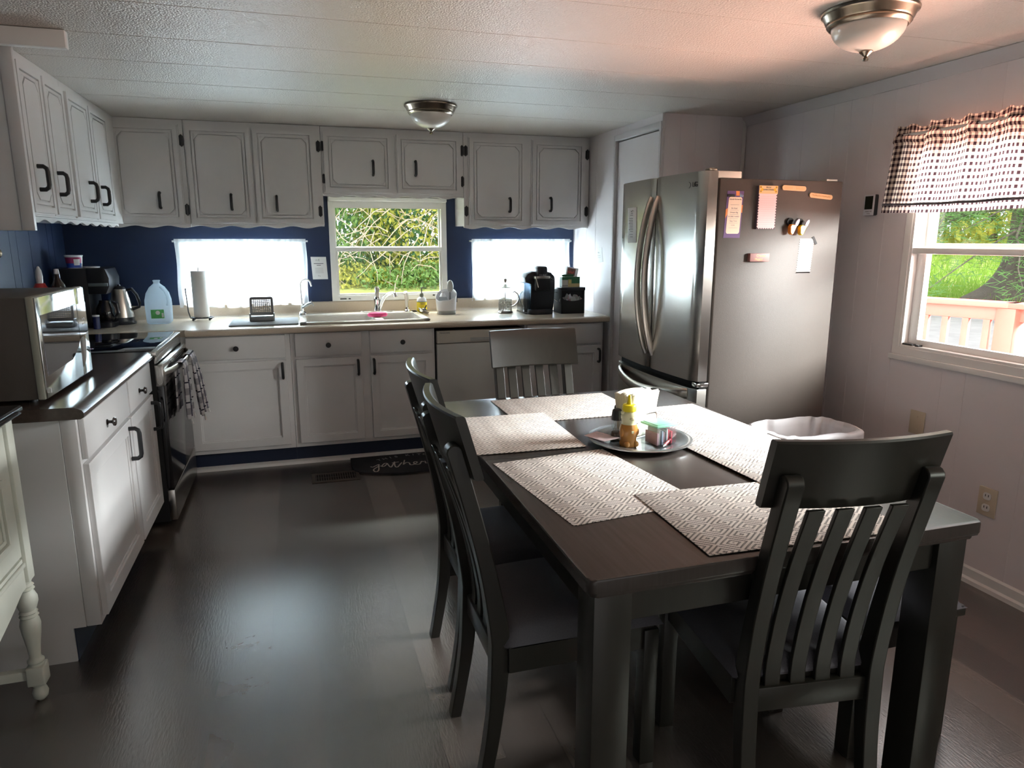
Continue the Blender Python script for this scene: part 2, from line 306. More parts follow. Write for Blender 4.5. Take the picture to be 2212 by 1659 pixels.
# ------------------------------------------------------------------ mesh helpers
class MB:
    """collects shapes and links them as ONE mesh object"""
    def __init__(s, fn=None): s.bm = bmesh.new(); s.fn = fn
    def _merge(s, t, M_=None):
        if M_ is not None: t.transform(M_)
        me = bpy.data.meshes.new('tmp'); t.to_mesh(me); t.free(); s.bm.from_mesh(me); bpy.data.meshes.remove(me)
        return s
    def box(s, x0, x1, y0, y1, z0, z1, bev=0.0, seg=2, M_=None):
        t = bmesh.new(); bmesh.ops.create_cube(t, size=1.0)
        t.transform(Matrix.Translation(((x0 + x1) / 2, (y0 + y1) / 2, (z0 + z1) / 2)) @ Matrix.Diagonal((abs(x1 - x0), abs(y1 - y0), abs(z1 - z0), 1)))
        if bev > 0:
            bev = min(bev, 0.45 * min(abs(x1 - x0), abs(y1 - y0), abs(z1 - z0)))
            bmesh.ops.bevel(t, geom=t.edges[:], offset=bev, segments=seg, profile=0.5, affect='EDGES')
        return s._merge(t, M_)
    def cyl(s, p0, p1, r, r2=None, n=20):
        p0 = Vector(p0); p1 = Vector(p1); d = p1 - p0
        t = bmesh.new(); bmesh.ops.create_cone(t, cap_ends=True, segments=n, radius1=r, radius2=r if r2 is None else r2, depth=d.length)
        return s._merge(t, Matrix.Translation((p0 + p1) / 2) @ d.to_track_quat('Z', 'Y').to_matrix().to_4x4())
    def sphere(s, c, r, sc=(1, 1, 1), u=20, v=12):
        t = bmesh.new(); bmesh.ops.create_uvsphere(t, u_segments=u, v_segments=v, radius=r)
        return s._merge(t, Matrix.Translation(c) @ Matrix.Diagonal((*sc, 1)))
    def lathe(s, prof, n=32, M_=None, caps=True, sq=None):
        t = bmesh.new(); rings = []
        for r, z in prof:
            ring = []
            for i in range(n):
                a = 2 * math.pi * i / n
                k = 1.0
                if sq: k = sq(a)
                ring.append(t.verts.new((r * k * math.cos(a), r * k * math.sin(a), z)))
            rings.append(ring)
        for a, b in zip(rings, rings[1:]):
            for i in range(n): t.faces.new((a[i], a[(i + 1) % n], b[(i + 1) % n], b[i]))
        if caps:
            if prof[0][0] > 1e-5: t.faces.new(rings[0][::-1])
            if prof[-1][0] > 1e-5: t.faces.new(rings[-1])
        bmesh.ops.remove_doubles(t, verts=t.verts[:], dist=1e-6)
        return s._merge(t, M_)
    def tube(s, pts, r, n=8, closed=False, flat=None):
        pts = [Vector(p) for p in pts]; rs = r if isinstance(r, (list, tuple)) else [r] * len(pts)
        t = bmesh.new(); rings = []; up = Vector((0, 0, 1)); L = len(pts); prev = None
        for i, p in enumerate(pts):
            if closed: tg = pts[(i + 1) % L] - pts[i - 1]
            else: tg = pts[min(i + 1, L - 1)] - pts[max(i - 1, 0)]
            tg.normalize()
            if prev is None:
                a = up if abs(tg.dot(up)) < 0.9 else Vector((1, 0, 0)); nrm = (a - tg * a.dot(tg)).normalized()
            else:
                nrm = prev - tg * prev.dot(tg)
                nrm = nrm.normalized() if nrm.length > 1e-6 else Vector((1, 0, 0))
            prev = nrm; bi = tg.cross(nrm)
            fa, fb = flat or (1, 1)
            rings.append([t.verts.new(p + (nrm * math.cos(2 * math.pi * k / n) * fa + bi * math.sin(2 * math.pi * k / n) * fb) * rs[i]) for k in range(n)])
        m = L if closed else L - 1
        for i in range(m):
            a, b = rings[i], rings[(i + 1) % L]
            for k in range(n): t.faces.new((a[k], a[(k + 1) % n], b[(k + 1) % n], b[k]))
        if not closed: t.faces.new(rings[0][::-1]); t.faces.new(rings[-1])
        return s._merge(t)
    def prism(s, poly, d0, d1, plane='xy', bev=0.0, M_=None):
        t = bmesh.new()
        f = {'xy': lambda a, b, d: (a, b, d), 'xz': lambda a, b, d: (a, d, b), 'yz': lambda a, b, d: (d, a, b)}[plane]
        v0 = [t.verts.new(f(a, b, d0)) for a, b in poly]; v1 = [t.verts.new(f(a, b, d1)) for a, b in poly]
        f0 = t.faces.new(v0[::-1]); f1 = t.faces.new(v1); n = len(poly)
        for i in range(n): t.faces.new((v0[i], v0[(i + 1) % n], v1[(i + 1) % n], v1[i]))
        if bev > 0: bmesh.ops.bevel(t, geom=list(f0.edges) + list(f1.edges), offset=bev, segments=2, profile=0.5, affect='EDGES')
        return s._merge(t, M_)
    def ring(s, outer, inner, d0, d1, plane='xz'):
        t = bmesh.new()
        f = {'xy': lambda a, b, d: (a, b, d), 'xz': lambda a, b, d: (a, d, b), 'yz': lambda a, b, d: (d, a, b)}[plane]
        n = len(outer); V = [[t.verts.new(f(a, b, d)) for a, b in q] for d in (d0, d1) for q in (outer, inner)]
        o0, i0, o1, i1 = V
        for k in range(n):
            j = (k + 1) % n
            t.faces.new((o0[k], o0[j], i0[j], i0[k])); t.faces.new((o1[k], o1[j], i1[j], i1[k]))
            t.faces.new((o0[k], o0[j], o1[j], o1[k])); t.faces.new((i0[k], i0[j], i1[j], i1[k]))
        return s._merge(t)
    def grid(s, fn, nu, nv, uvfn=None):
        t = bmesh.new(); P = [[t.verts.new(fn(i / nu, j / nv)) for j in range(nv + 1)] for i in range(nu + 1)]
        ul = t.loops.layers.uv.new('UVMap') if uvfn else None
        for i in range(nu):
            for j in range(nv):
                fc = t.faces.new((P[i][j], P[i + 1][j], P[i + 1][j + 1], P[i][j + 1]))
                if ul:
                    for lp, (a, b) in zip(fc.loops, ((i, j), (i + 1, j), (i + 1, j + 1), (i, j + 1))): lp[ul].uv = uvfn(a / nu, b / nv)
        return s._merge(t)
    def build(s, name, m, parent=None, smooth=35, solid=0.0, bevel=0.0, recalc=True):
        bm = s.bm
        if s.fn:
            for v in bm.verts: v.co = Vector(s.fn(*v.co))
        if parent is not None:
            inv = root_matrix(parent).inverted()
            bm.transform(inv)
        if recalc: bmesh.ops.recalc_face_normals(bm, faces=bm.faces[:])
        me = bpy.data.meshes.new(name); bm.to_mesh(me); bm.free()
        if smooth:
            for p in me.polygons: p.use_smooth = True
            me.set_sharp_from_angle(angle=R(smooth))
        for x in (m if isinstance(m, list) else [m]): me.materials.append(x)
        o = bpy.data.objects.new(name, me); col.objects.link(o)
        if parent is not None: o.parent = parent
        if bevel:
            b = o.modifiers.new('bevel', 'BEVEL'); b.width = bevel; b.segments = 2; b.limit_method = 'ANGLE'; b.angle_limit = R(40)
        if solid:
            b = o.modifiers.new('solid', 'SOLIDIFY'); b.thickness = solid; b.offset = 0
        return o
def root_matrix(o):
    m = o.matrix_basis.copy()
    while o.parent is not None:
        o = o.parent; m = o.matrix_basis @ m
    return m
def tag(o, label=None, cat=None, group=None, kind=None):
    if label: o['label'] = label
    if cat: o['category'] = cat
    if group: o['group'] = group
    if kind: o['kind'] = kind
    return o
def thing(name, label, cat, loc=(0, 0, 0), rz=0.0, group=None):
    o = bpy.data.objects.new(name, None); col.objects.link(o)
    o.empty_display_size = 0.05
    o.location = loc; o.rotation_euler = (0, 0, rz)
    return tag(o, label, cat, group)
def struct(name, mb, m, parent=None, **k):
    o = mb.build(name, m, parent, **k)
    if parent is None: o['kind'] = 'structure'
    return o
def copy_tree(o, parent=None):
    c = o.copy(); col.objects.link(c); c.parent = parent
    for ch in [x for x in bpy.data.objects if x.parent == o]: copy_tree(ch, c)
    return c
def text(name, body, size, origin, xdir, ydir, m, parent, extrude=0.0004, align='CENTER', squeeze=1.0):
    cu = bpy.data.curves.new('t', 'FONT'); cu.body = body; cu.size = size; cu.extrude = extrude; cu.align_x = align; cu.align_y = 'CENTER'
    cu.resolution_u = 3
    ob = bpy.data.objects.new('t', cu); col.objects.link(ob)
    me = bpy.data.meshes.new_from_object(ob.evaluated_get(bpy.context.evaluated_depsgraph_get()))
    bpy.data.objects.remove(ob); bpy.data.curves.remove(cu)
    x = Vector(xdir).normalized(); y = Vector(ydir).normalized(); z = x.cross(y)
    mt = Matrix((( x.x * squeeze, y.x, z.x, origin[0]), (x.y * squeeze, y.y, z.y, origin[1]), (x.z * squeeze, y.z, z.z, origin[2]), (0, 0, 0, 1)))
    me.transform(root_matrix(parent).inverted() @ mt)
    me.name = name; me.materials.clear(); me.materials.append(m)
    o = bpy.data.objects.new(name, me); col.objects.link(o); o.parent = parent
    return o
def rect(a0, a1, b0, b1): return [(a0, b0), (a1, b0), (a1, b1), (a0, b1)]
def octa(a0, a1, b0, b1, c): return [(a0 + c, b0), (a1 - c, b0), (a1, b0 + c), (a1, b1 - c), (a1 - c, b1), (a0 + c, b1), (a0, b1 - c), (a0, b0 + c)]
def rrect(a0, a1, b0, b1, r, n=5):
    out = []
    for cx, cy, a in ((a1 - r, b0 + r, -90), (a1 - r, b1 - r, 0), (a0 + r, b1 - r, 90), (a0 + r, b0 + r, 180)):
        for i in range(n + 1):
            t = R(a + 90 * i / n); out.append((cx + r * math.cos(t), cy + r * math.sin(t)))
    return out
def back_map(y0): return lambda a, d, z: (a, y0 - d, z)      # panels on the back run: a = x, d = out of the wall
def left_map(x0): return lambda a, d, z: (x0 + d, a, z)      # panels on the left run: a = y, d = out of the wall
# ------------------------------------------------------------------ room shell
XL, XR, YB, YF, ZC = -1.43, 2.704, 0.729, -6.5, 2.18
XP, YP = 2.13, -0.653          # pantry closet corner
floor = struct('floor', MB().box(XL - 0.1, XR + 0.1, YF - 0.1, YB + 0.12, -0.06, 0.0), M['floor'], smooth=0)
mb = MB().box(XL - 0.1, XR + 0.1, YF - 0.1, YB + 0.12, ZC, ZC + 0.10)
y = -0.265
while y > YF:
    mb.box(XL, XR, y - 0.009, y + 0.009, ZC - 0.0012, ZC + 0.001, bev=0.0005)
    y -= 0.412
struct('ceiling', mb, M['ceiling'], smooth=0)

WIN = [(-0.75, 0.06, 1.03, 1.43), (0.275, 1.075, 1.04, 1.72), (1.30, 2.06, 1.03, 1.43)]
mb = MB(); xs = XL - 0.1
for x0, x1, z0, z1 in WIN:
    mb.box(xs, x0, YB, YB + 0.12, 0, ZC); mb.box(x0, x1, YB, YB + 0.12, 0, z0); mb.box(x0, x1, YB, YB + 0.12, z1, ZC); xs = x1
mb.box(xs, XR + 0.1, YB, YB + 0.12, 0, ZC)
struct('wall_back', mb, M['navy'], smooth=0)
mb = MB().box(XL - 0.1, XL, YF, YB, 0, ZC)
yy = YB - 0.22
for i, st in enumerate([0.1, 0.31, 0.2, 0.1, 0.3, 0.22] * 5):
    mb.box(XL, XL + 0.0012, yy - 0.0015, yy + 0.0015, 0, ZC); yy -= st
    if yy < YF: break
struct('wall_left', mb, M['navy'], smooth=0)

# right wall with the dining window opening
WY0, WY1, WZ0, WZ1 = -2.98, -1.975, 0.955, 1.90
mb = MB().box(XR, XR + 0.10, WY1, YB, 0, ZC).box(XR, XR + 0.10, YF, -5.62, 0, ZC).box(XR, XR + 0.10, -4.68, WY0, 0, ZC).box(XR, XR + 0.10, -5.62, -4.68, 0, 0.955).box(XR, XR + 0.10, -5.62, -4.68, 1.90, ZC).box(XR, XR + 0.10, WY0, WY1, 0, WZ0).box(XR, XR + 0.10, WY0, WY1, WZ1, ZC)
for gy in (-0.80, -1.05, -1.17, -1.40, -1.52, -1.66, -1.80, -1.925, -2.215, -2.33, -2.62, -3.2, -3.5, -3.9, -4.3):
    if WY0 < gy < WY1:
        mb.box(XR - 0.0012, XR, gy - 0.0015, gy + 0.0015, 0, WZ0); mb.box(XR - 0.0012, XR, gy - 0.0015, gy + 0.0015, WZ1, ZC)
    else: mb.box(XR - 0.0012, XR, gy - 0.0015, gy + 0.0015, 0, ZC)
struct('wall_right', mb, M['grey_wall'], smooth=0)
struct('wall_front', MB().box(XL, XR, YF - 0.1, YF, 0, ZC), M['grey_wall'], smooth=0)
# pantry closet beside the worktop
mb = MB().box(XP, XP + 0.08, YP, -0.635, 0, ZC).box(XP, XP + 0.08, -0.02, YB, 0, ZC).box(XP, XP + 0.08, -0.635, -0.02, 2.10, ZC)
for gy in (0.30, 0.47): mb.box(XP - 0.0012, XP, gy - 0.0015, gy + 0.0015, 0, ZC)
struct('wall_pantry_side', mb, M['grey_wall'], smooth=0)
mb = MB().box(XP + 0.08, XR, YP, YP + 0.08, 0, ZC)
for gx in (2.249, 2.353, 2.522): mb.box(gx - 0.0015, gx + 0.0015, YP - 0.0012, YP, 0, ZC)
struct('wall_pantry_front', mb, M['grey_wall'], smooth=0)
d = struct('door_1', MB().box(XP + 0.012, XP + 0.045, -0.627, -0.03, 0.01, 2.090, bev=0.002), M['grey_wall'])
struct('trim_2', MB().box(XP - 0.012, XP, -0.652, -0.630, 0, 2.135, bev=0.002).box(XP - 0.012, XP, -0.022, 0.0, 0, 2.135, bev=0.002).box(XP - 0.012, XP, -0.632, -0.02, 2.098, 2.135, bev=0.002), M['trim_grey'])
struct('trim_3', MB().box(XP - 0.006, XP + 0.012, YP - 0.006, YP + 0.004, 0, ZC, bev=0.002), M['trim_grey'])
struct('trim_4', MB().box(XR - 0.028, XR - 0.004, YP - 0.006, YP, 0, ZC - 0.02, bev=0.002), M['trim'])
# crown strip along the right wall
struct('trim_5', MB().prism([(XR, 2.128), (XR - 0.008, 2.128), (XR - 0.012, 2.148), (XR - 0.030, 2.166), (XR - 0.036, 2.178), (XR, 2.178)], YF, YP, plane='xz'), M['trim_grey'])
# stub of wooden strip across the ceiling at the upper cabinets' end
struct('trim_1', MB().box(XL, -0.735, -1.530, -1.490, 2.118, 2.178, bev=0.004), M['trim'])
# baseboards
struct('baseboard_right', MB().prism([(XR, 0), (XR - 0.022, 0), (XR - 0.020, 0.018), (XR - 0.010, 0.026), (XR - 0.010, 0.062), (XR, 0.07)], YF, -1.0, plane='xz'), M['trim'])
struct('baseboard_back', MB().prism([(0.083, 0.0), (0.055, 0.0), (0.058, 0.016), (0.070, 0.026), (0.083, 0.028)], -0.675, 0.90, plane='yz'), M['trim'])

# sink window: aluminium frame, meeting rail, sashes, glass
w = struct('window_1', MB().ring(rect(0.245, 1.100, 1.006, 1.748), rect(0.285, 1.060, 1.045, 1.715), YB - 0.016, YB + 0.06), M['vinyl'], bevel=0.002)
struct('window_sash', MB().ring(rect(0.285, 1.060, 1.365, 1.715), rect(0.297, 1.048, 1.398, 1.705), YB + 0.03, YB + 0.055), M['vinyl'], w, bevel=0.002)
struct('window_sash', MB().ring(rect(0.275, 1.070, 1.026, 1.392), rect(0.300, 1.045, 1.058, 1.362), YB - 0.006, YB + 0.022), M['vinyl'], w, bevel=0.002)
struct('meeting_rail', MB().box(0.275, 1.070, YB - 0.014, YB + 0.03, 1.362, 1.392, bev=0.003), M['vinyl'], w)
struct('sash_latch', MB().box(0.30, 0.345, YB - 0.020, YB - 0.006, 1.018, 1.026).box(0.36, 0.375, YB - 0.020, YB - 0.006, 1.018, 1.026).box(0.985, 1.0, YB - 0.020, YB - 0.006, 1.030, 1.040), M['gasket'], w)
struct('pane', MB().box(0.297, 1.048, YB + 0.040, YB + 0.044, 1.398, 1.705).box(0.300, 1.045, YB + 0.006, YB + 0.010, 1.058, 1.362), M['glass'], w)
for k, (x0, x1, z0, z1) in ((2, WIN[0]), (3, WIN[2])):
    w = struct('window_%d' % k, MB().ring(rect(x0 - 0.01, x1 + 0.01, z0 - 0.01, z1 + 0.01), rect(x0 + 0.03, x1 - 0.03, z0 + 0.03, z1 - 0.03), YB + 0.02, YB + 0.08), M['vinyl'])
    struct('pane', MB().box(x0 + 0.03, x1 - 0.03, YB + 0.045, YB + 0.049, z0 + 0.03, z1 - 0.03), M['glass'], w)

# dining window in the right wall
def rmap(a, d, z): return (XR - d, a, z)                     # a = y, d = into the room
w = struct('window_4', MB(rmap).ring(rect(WY0 - 0.035, WY1 + 0.035, WZ0 - 0.035, WZ1 + 0.03), rect(WY0, WY1, WZ0, WZ1), 0.0, 0.010)
           .ring(rect(WY0, WY1, WZ0, WZ1), rect(WY0 + 0.012, WY1 - 0.012, WZ0 + 0.012, WZ1 - 0.012), -0.115, 0.006)
           .box(WY0 - 0.05, WY1 + 0.05, 0.0, 0.016, WZ0 - 0.062, WZ0 - 0.035, bev=0.003), M['vinyl'], bevel=0.0015)
struct('window_sash', MB(rmap).ring(rect(WY0 + 0.012, WY1 - 0.012, 1.402, WZ1 - 0.012), rect(WY0 + 0.045, WY1 - 0.045, 1.432, WZ1 - 0.04), -0.095, -0.065), M['vinyl'], w, bevel=0.002)
struct('window_sash', MB(rmap).ring(rect(WY0 + 0.012, WY1 - 0.012, WZ0 + 0.012, 1.415), rect(WY0 + 0.040, WY1 - 0.060, WZ0 + 0.04, 1.385), -0.058, -0.030), M['vinyl'], w, bevel=0.002)
struct('meeting_rail', MB(rmap).box(WY0 + 0.004, WY1 - 0.004, -0.03, 0.002, 1.385, 1.412, bev=0.003), M['vinyl'], w)
struct('glazing_bar', MB(rmap).box(-2.492, -2.480, -0.092, -0.080, 1.432, WZ1 - 0.04), M['vinyl'], w)
struct('sash_latch', MB(rmap).box(-2.045, -1.990, -0.02, 0.004, WZ0 + 0.012, WZ0 + 0.020).box(-2.08, -2.06, -0.02, 0.004, WZ0 + 0.012, WZ0 + 0.020), M['gasket'], w)
struct('pane', MB(rmap).box(WY0 + 0.045, WY1 - 0.045, -0.082, -0.078, 1.432, WZ1 - 0.04).box(WY0 + 0.04, WY1 - 0.06, -0.046, -0.042, WZ0 + 0.04, 1.385), M['glass'], w)

w = struct('window_5', MB(rmap).ring(rect(-5.655, -4.645, 0.92, 1.935), rect(-5.60, -4.70, 0.975, 1.88), -0.08, 0.010), M['vinyl'])  # unseen window behind the camera, added to let the fill lamp in
struct('pane', MB(rmap).box(-5.60, -4.70, -0.05, -0.046, 0.975, 1.88), M['glass'], w)

# roller shade above the sink window
t = thing('roller_shade', 'white roller shade rolled up across the top of the sink window', 'window shade', (0.672, YB - 0.03, 1.70))
MB().box(0.250, 1.095, YB - 0.070, YB - 0.017, 1.715, 1.745, bev=0.006).build('cassette', M['vinyl'], t)
MB().box(0.275, 1.070, YB - 0.030, YB - 0.024, 1.668, 1.716, bev=0.001).build('shade_cloth', M['vinyl'], t)

# ------------------------------------------------------------------ curtains
def sheer_curtain(x0, x1, label, seed):
    rnd = random.Random(seed); ph = [rnd.uniform(0, 6.28) for _ in range(6)]
    t = thing('cafe_curtain', label, 'curtain', ((x0 + x1) / 2, YB - 0.03, 1.45), group='white sheer curtains over the worktop')
    W = x1 - x0
    def f(u, v):
        amp = 0.004 + 0.006 * (1 - v)
        z = 0.985 + 0.466 * v + (0.006 * math.sin(9 * u + ph[0]) * (1 - v))
        yy = YB - 0.034 + amp * (math.sin(u * 62 + ph[1]) + 0.6 * math.sin(u * 101 + ph[2]) + 0.5 * math.sin(u * 23 + ph[3]))
        return (x0 + W * u + 0.004 * math.sin(7 * v + ph[4]), yy, z)
    MB().grid(f, 150, 20).build('fabric', M['sheer'], t, smooth=180, recalc=False)
    MB().grid(lambda u, v: (x0 + W * u, YB - 0.046 + 0.003 * math.sin(u * 150 + ph[5]), 1.425 + 0.027 * v), 120, 2).build('rod_pocket', M['sheer'], t, smooth=180, recalc=False)
    MB().cyl((x0 - 0.012, YB - 0.037, 1.436), (x1 + 0.012, YB - 0.037, 1.436), 0.005).build('curtain_rod', M['trim'], t)
    for x in (x0 - 0.010, x1 + 0.010): MB().box(x - 0.004, x + 0.004, YB - 0.042, YB, 1.430, 1.442).build('rod_bracket', M['trim'], t)
sheer_curtain(-0.770, 0.080, 'wide white sheer curtain behind the paper towels and grey drying mat', 1)
sheer_curtain(1.290, 2.083, 'white sheer curtain behind the coffee press and pod coffee machine', 2)

# gingham valance over the dining window
t = thing('window_valance', 'black and cream gingham valance gathered on a rod over the dining window', 'curtain', (XR - 0.05, -2.45, 1.92))
VY0, VY1 = -3.14, -1.885
def vf(u, v):
    # u runs from the far end (VY1) towards the camera, v from hem to heading
    z = 1.572 + 0.372 * v
    flare = 0.030 * (1 - v)
    yv = (VY1 + flare * (1 - 2 * u)) + (VY0 - VY1) * u
    g = 1.0 if v > 0.78 else 0.55 + 0.45 * v
    d = 0.050 + 0.022 * (1 - v) + g * (0.010 * math.sin(u * 47 + 0.6 * math.sin(3 * v)) + 0.007 * math.sin(u * 83 + 1.3) + 0.004 * math.sin(u * 151))
    if 0.80 < v < 0.90: d += 0.010
    z += 0.005 * math.sin(u * 47) * v + (0.006 * math.sin(u * 90 + 2) if v > 0.97 else 0) - 0.010 * (1 - v) * (0.5 + 0.5 * math.sin(u * 6.5 - 0.4))
    d = max(d, 0.012)
    return (XR - d, yv, z)
MB().grid(vf, 260, 40, uvfn=lambda u, v: (u * 2.05, v * 0.40)).build('fabric', M['gingham'], t, smooth=180, recalc=False)
MB().grid(lambda u, v: (lambda p: (p[0] - 0.003, p[1], p[2]))(vf(u, 0.085 + 0.028 * v)), 260, 2).build('hem_band', M['seat'], t, smooth=180, recalc=False)
MB().cyl((XR - 0.052, VY0 - 0.02, 1.905), (XR - 0.052, VY1 + 0.010, 1.905), 0.007).build('curtain_rod', M['trim'], t)
MB().box(XR - 0.055, XR, VY1 + 0.004, VY1 + 0.012, 1.898, 1.912).build('rod_bracket', M['trim'], t)

# ------------------------------------------------------------------ wall plates, thermometer, notes
t = thing('wall_plate', 'almond blank wall plate high above the double outlet', 'switch plate', (XR - 0.004, -2.122, 0.62))
MB().box(XR - 0.006, XR, -2.162, -2.081, 0.566, 0.676, bev=0.003).build('plate', M['almond'], t)
for dz in (0.03, -0.03): MB().cyl((XR - 0.0075, -2.122, 0.62 + dz), (XR - 0.005, -2.122, 0.62 + dz), 0.004, n=12).build('screw', M['almond'], t)
t = thing('wall_outlet', 'almond double outlet on the grey wall by the right table corner', 'outlet', (XR - 0.004, -2.506, 0.377))
MB().box(XR - 0.006, XR, -2.547, -2.465, 0.316, 0.438, bev=0.003).build('plate', M['almond'], t)
for dz in (0.025, -0.025):
    s = MB().prism(rrect(-2.523, -2.489, 0.377 + dz - 0.015, 0.377 + dz + 0.015, 0.010), XR - 0.009, XR - 0.005, plane='yz').build('socket', M['trim'], t)
    MB().box(XR - 0.0095, XR - 0.0085, -2.514, -2.511, 0.377 + dz - 0.002, 0.377 + dz + 0.008).box(XR - 0.0095, XR - 0.0085, -2.501, -2.498, 0.377 + dz - 0.002, 0.377 + dz + 0.008).build('slot', M['dark_hole'], s)
t = thing('wall_thermometer', 'small white digital thermometer on the wall beside the gingham valance', 'thermometer', (XR - 0.012, -1.722, 1.612))
MB(rmap).box(-1.757, -1.688, 0.0, 0.020, 1.562, 1.662, bev=0.006).build('back_case', M['black_plastic'], t)
MB(rmap).box(-1.754, -1.690, 0.020, 0.025, 1.563, 1.661, bev=0.002).build('face_plate', M['white_plastic'], t)
MB(rmap).box(-1.746, -1.698, 0.024, 0.0262, 1.592, 1.654).build('screen', M['screen'], t)
MB(rmap).box(-1.744, -1.732, 0.0252, 0.0262, 1.580, 1.584).box(-1.727, -1.705, 0.0252, 0.0262, 1.580, 1.584).box(-1.735, -1.715, 0.0252, 0.0262, 1.570, 1.573).build('printing', M['ink_light'], t)

def note_lines(t, mk, rows, m='ink_light', nm='printing'):
    """rows of printed lines: (a0, a1, z, height)"""
    mb = MB(mk)
    for a0, a1, z, h in rows: mb.box(a0, a1, 0.0012, 0.0018, z - h / 2, z + h / 2)
    mb.build(nm, M[m], t, smooth=0)
bm_ = back_map(YB)
t = thing('paper_note', 'white printed note taped to the navy wall left of the sink window', 'note', (0.165, YB, 1.245))
MB(bm_).prism([(0.108, 1.326), (0.215, 1.325), (0.222, 1.166), (0.116, 1.166)], 0.0, 0.0011, plane='xz').build('sheet', M['paper'], t)
note_lines(t, bm_, [(0.128, 0.195, 1.278, 0.004), (0.148, 0.177, 1.266, 0.004)], 'ink')
note_lines(t, bm_, [(0.136, 0.19, 1.244, 0.002), (0.136, 0.192, 1.233, 0.002), (0.137, 0.192, 1.223, 0.002), (0.136, 0.194, 1.213, 0.002)])
MB(bm_).tube([(0.143, 0.0016, 1.298), (0.146, 0.0016, 1.308), (0.149, 0.0016, 1.298), (0.153, 0.0016, 1.305), (0.157, 0.0016, 1.297), (0.163, 0.0016, 1.310), (0.167, 0.0016, 1.310), (0.163, 0.0016, 1.295), (0.170, 0.0016, 1.297)], 0.0009, n=5).tube([(0.153, 0.0016, 1.196), (0.158, 0.0016, 1.188), (0.165, 0.0016, 1.193), (0.172, 0.0016, 1.184)], 0.0008, n=5).build('handwriting', M['ink'], t)
t = thing('paper_note', 'tilted white note on the grey pantry wall above the black pod bin', 'note', (XP, 0.22, 1.335))
MB().prism([(0.292, 1.375), (0.176, 1.392), (0.150, 1.290), (0.266, 1.268)], XP - 0.0012, XP - 0.0002, plane='yz').build('sheet', M['paper'], t)
MB().tube([(XP - 0.0018, 0.245, 1.352), (XP - 0.0018, 0.235, 1.358), (XP - 0.0018, 0.225, 1.350), (XP - 0.0018, 0.215, 1.356)], 0.0009, n=5).box(XP - 0.002, XP - 0.0012, 0.20, 0.245, 1.330, 1.332).box(XP - 0.002, XP - 0.0012, 0.195, 0.24, 1.318, 1.320).build('handwriting', M['ink_light'], t)

# rod end by the left wall
t = thing('curtain_rod', 'dark curtain rod with a bronze finial under the left upper cabinet', 'curtain rod', (XL + 0.06, -0.70, 1.385))
MB().cyl((XL + 0.06, -1.5, 1.385), (XL + 0.06, -0.605, 1.385), 0.010).build('rod', M['black'], t)
MB().lathe([(0.0, 0.0), (0.012, 0.002), (0.012, 0.008), (0.026, 0.016), (0.030, 0.026), (0.022, 0.036), (0.0, 0.040)], 20, Matrix.Translation((XL + 0.06, -0.612, 1.385)) @ Matrix.Rotation(R(-90), 4, 'X')).build('finial', M['bronze'], t)
MB().box(XL, XL + 0.07, -0.635, -0.622, 1.372, 1.398, bev=0.003).build('rod_bracket', M['black'], t)
o = MB().grid(lambda u, v: (XL + 0.052 + 0.010 * math.sin(u * 60), -1.48 + 0.82 * u, 1.335 + 0.075 * v if True else 0), 60, 3).build('curtain_edge', M['sheer'], None, smooth=180, recalc=False)
tag(o, 'strip of white curtain hanging from the dark rod at the left wall', 'curtain')
# ------------------------------------------------------------------ cabinets
def pull(mk, a, z, parent, h=0.092, out=0.034, r=0.0085, face=0.0):
    """black arched bar pull standing off a door, running up and down"""
    hh = h / 2
    pts = [(a, face, z - hh), (a, face + out * 0.62, z - hh), (a, face + out * 0.92, z - hh + 0.008), (a, face + out, z - hh + 0.020), (a, face + out, z + hh - 0.020), (a, face + out * 0.92, z + hh - 0.008), (a, face + out * 0.62, z + hh), (a, face, z + hh)]
    return MB(mk).tube(pts, r, n=10).build('handle', M['black'], parent)
def knob(mk, a, z, parent, m='knob_bronze', face=0.0):
    prof = [(0.0, 0.0), (0.011, 0.0), (0.011, 0.003), (0.006, 0.006), (0.0055, 0.015), (0.009, 0.019), (0.0155, 0.022), (0.0165, 0.027), (0.013, 0.031), (0.0, 0.033)]
    t = MB(lambda x, y, zz: mk(a + x, face + zz, z + y)).lathe(prof, 20)
    return t.build('knob', M[m], parent)
def hinge(mk, a, z, parent, face=0.0):
    p = [(a - 0.013, z - 0.026), (a, z - 0.038), (a + 0.013, z - 0.026), (a + 0.013, z + 0.026), (a, z + 0.038), (a - 0.013, z + 0.026)]
    return MB(mk).prism(p, face, face + 0.008, plane='xz').cyl((a, face + 0.008, z - 0.030), (a, face + 0.008, z + 0.030), 0.006, n=8).build('hinge', M['black'], parent)
def upper_door(mk, a0, a1, z0, z1, parent, face=0.0):
    mb = MB(mk).prism(rect(a0, a1, z0, z1), face, face + 0.009, plane='xz')
    R_ = lambda i: rect(a0 + i, a1 - i, z0 + i, z1 - i)
    O_ = lambda i: octa(a0 + i, a1 - i, z0 + i, z1 - i, 0.030)
    mb.ring(R_(0.007), R_(0.034), face + 0.008, face + 0.021)
    mb.ring(R_(0.041), [p for p in R_(0.053)], face + 0.008, face + 0.019)
    mb.prism(O_(0.060), face + 0.008, face + 0.020, plane='xz')
    mb.ring([q for q in octa(a0 + 0.0535, a1 - 0.0535, z0 + 0.0535, z1 - 0.0535, 0.0001)], octa(a0 + 0.0545, a1 - 0.0545, z0 + 0.0545, z1 - 0.0545, 0.0295), face + 0.008, face + 0.019)
    return mb.build('door', M['cab'], parent, bevel=0.0016)
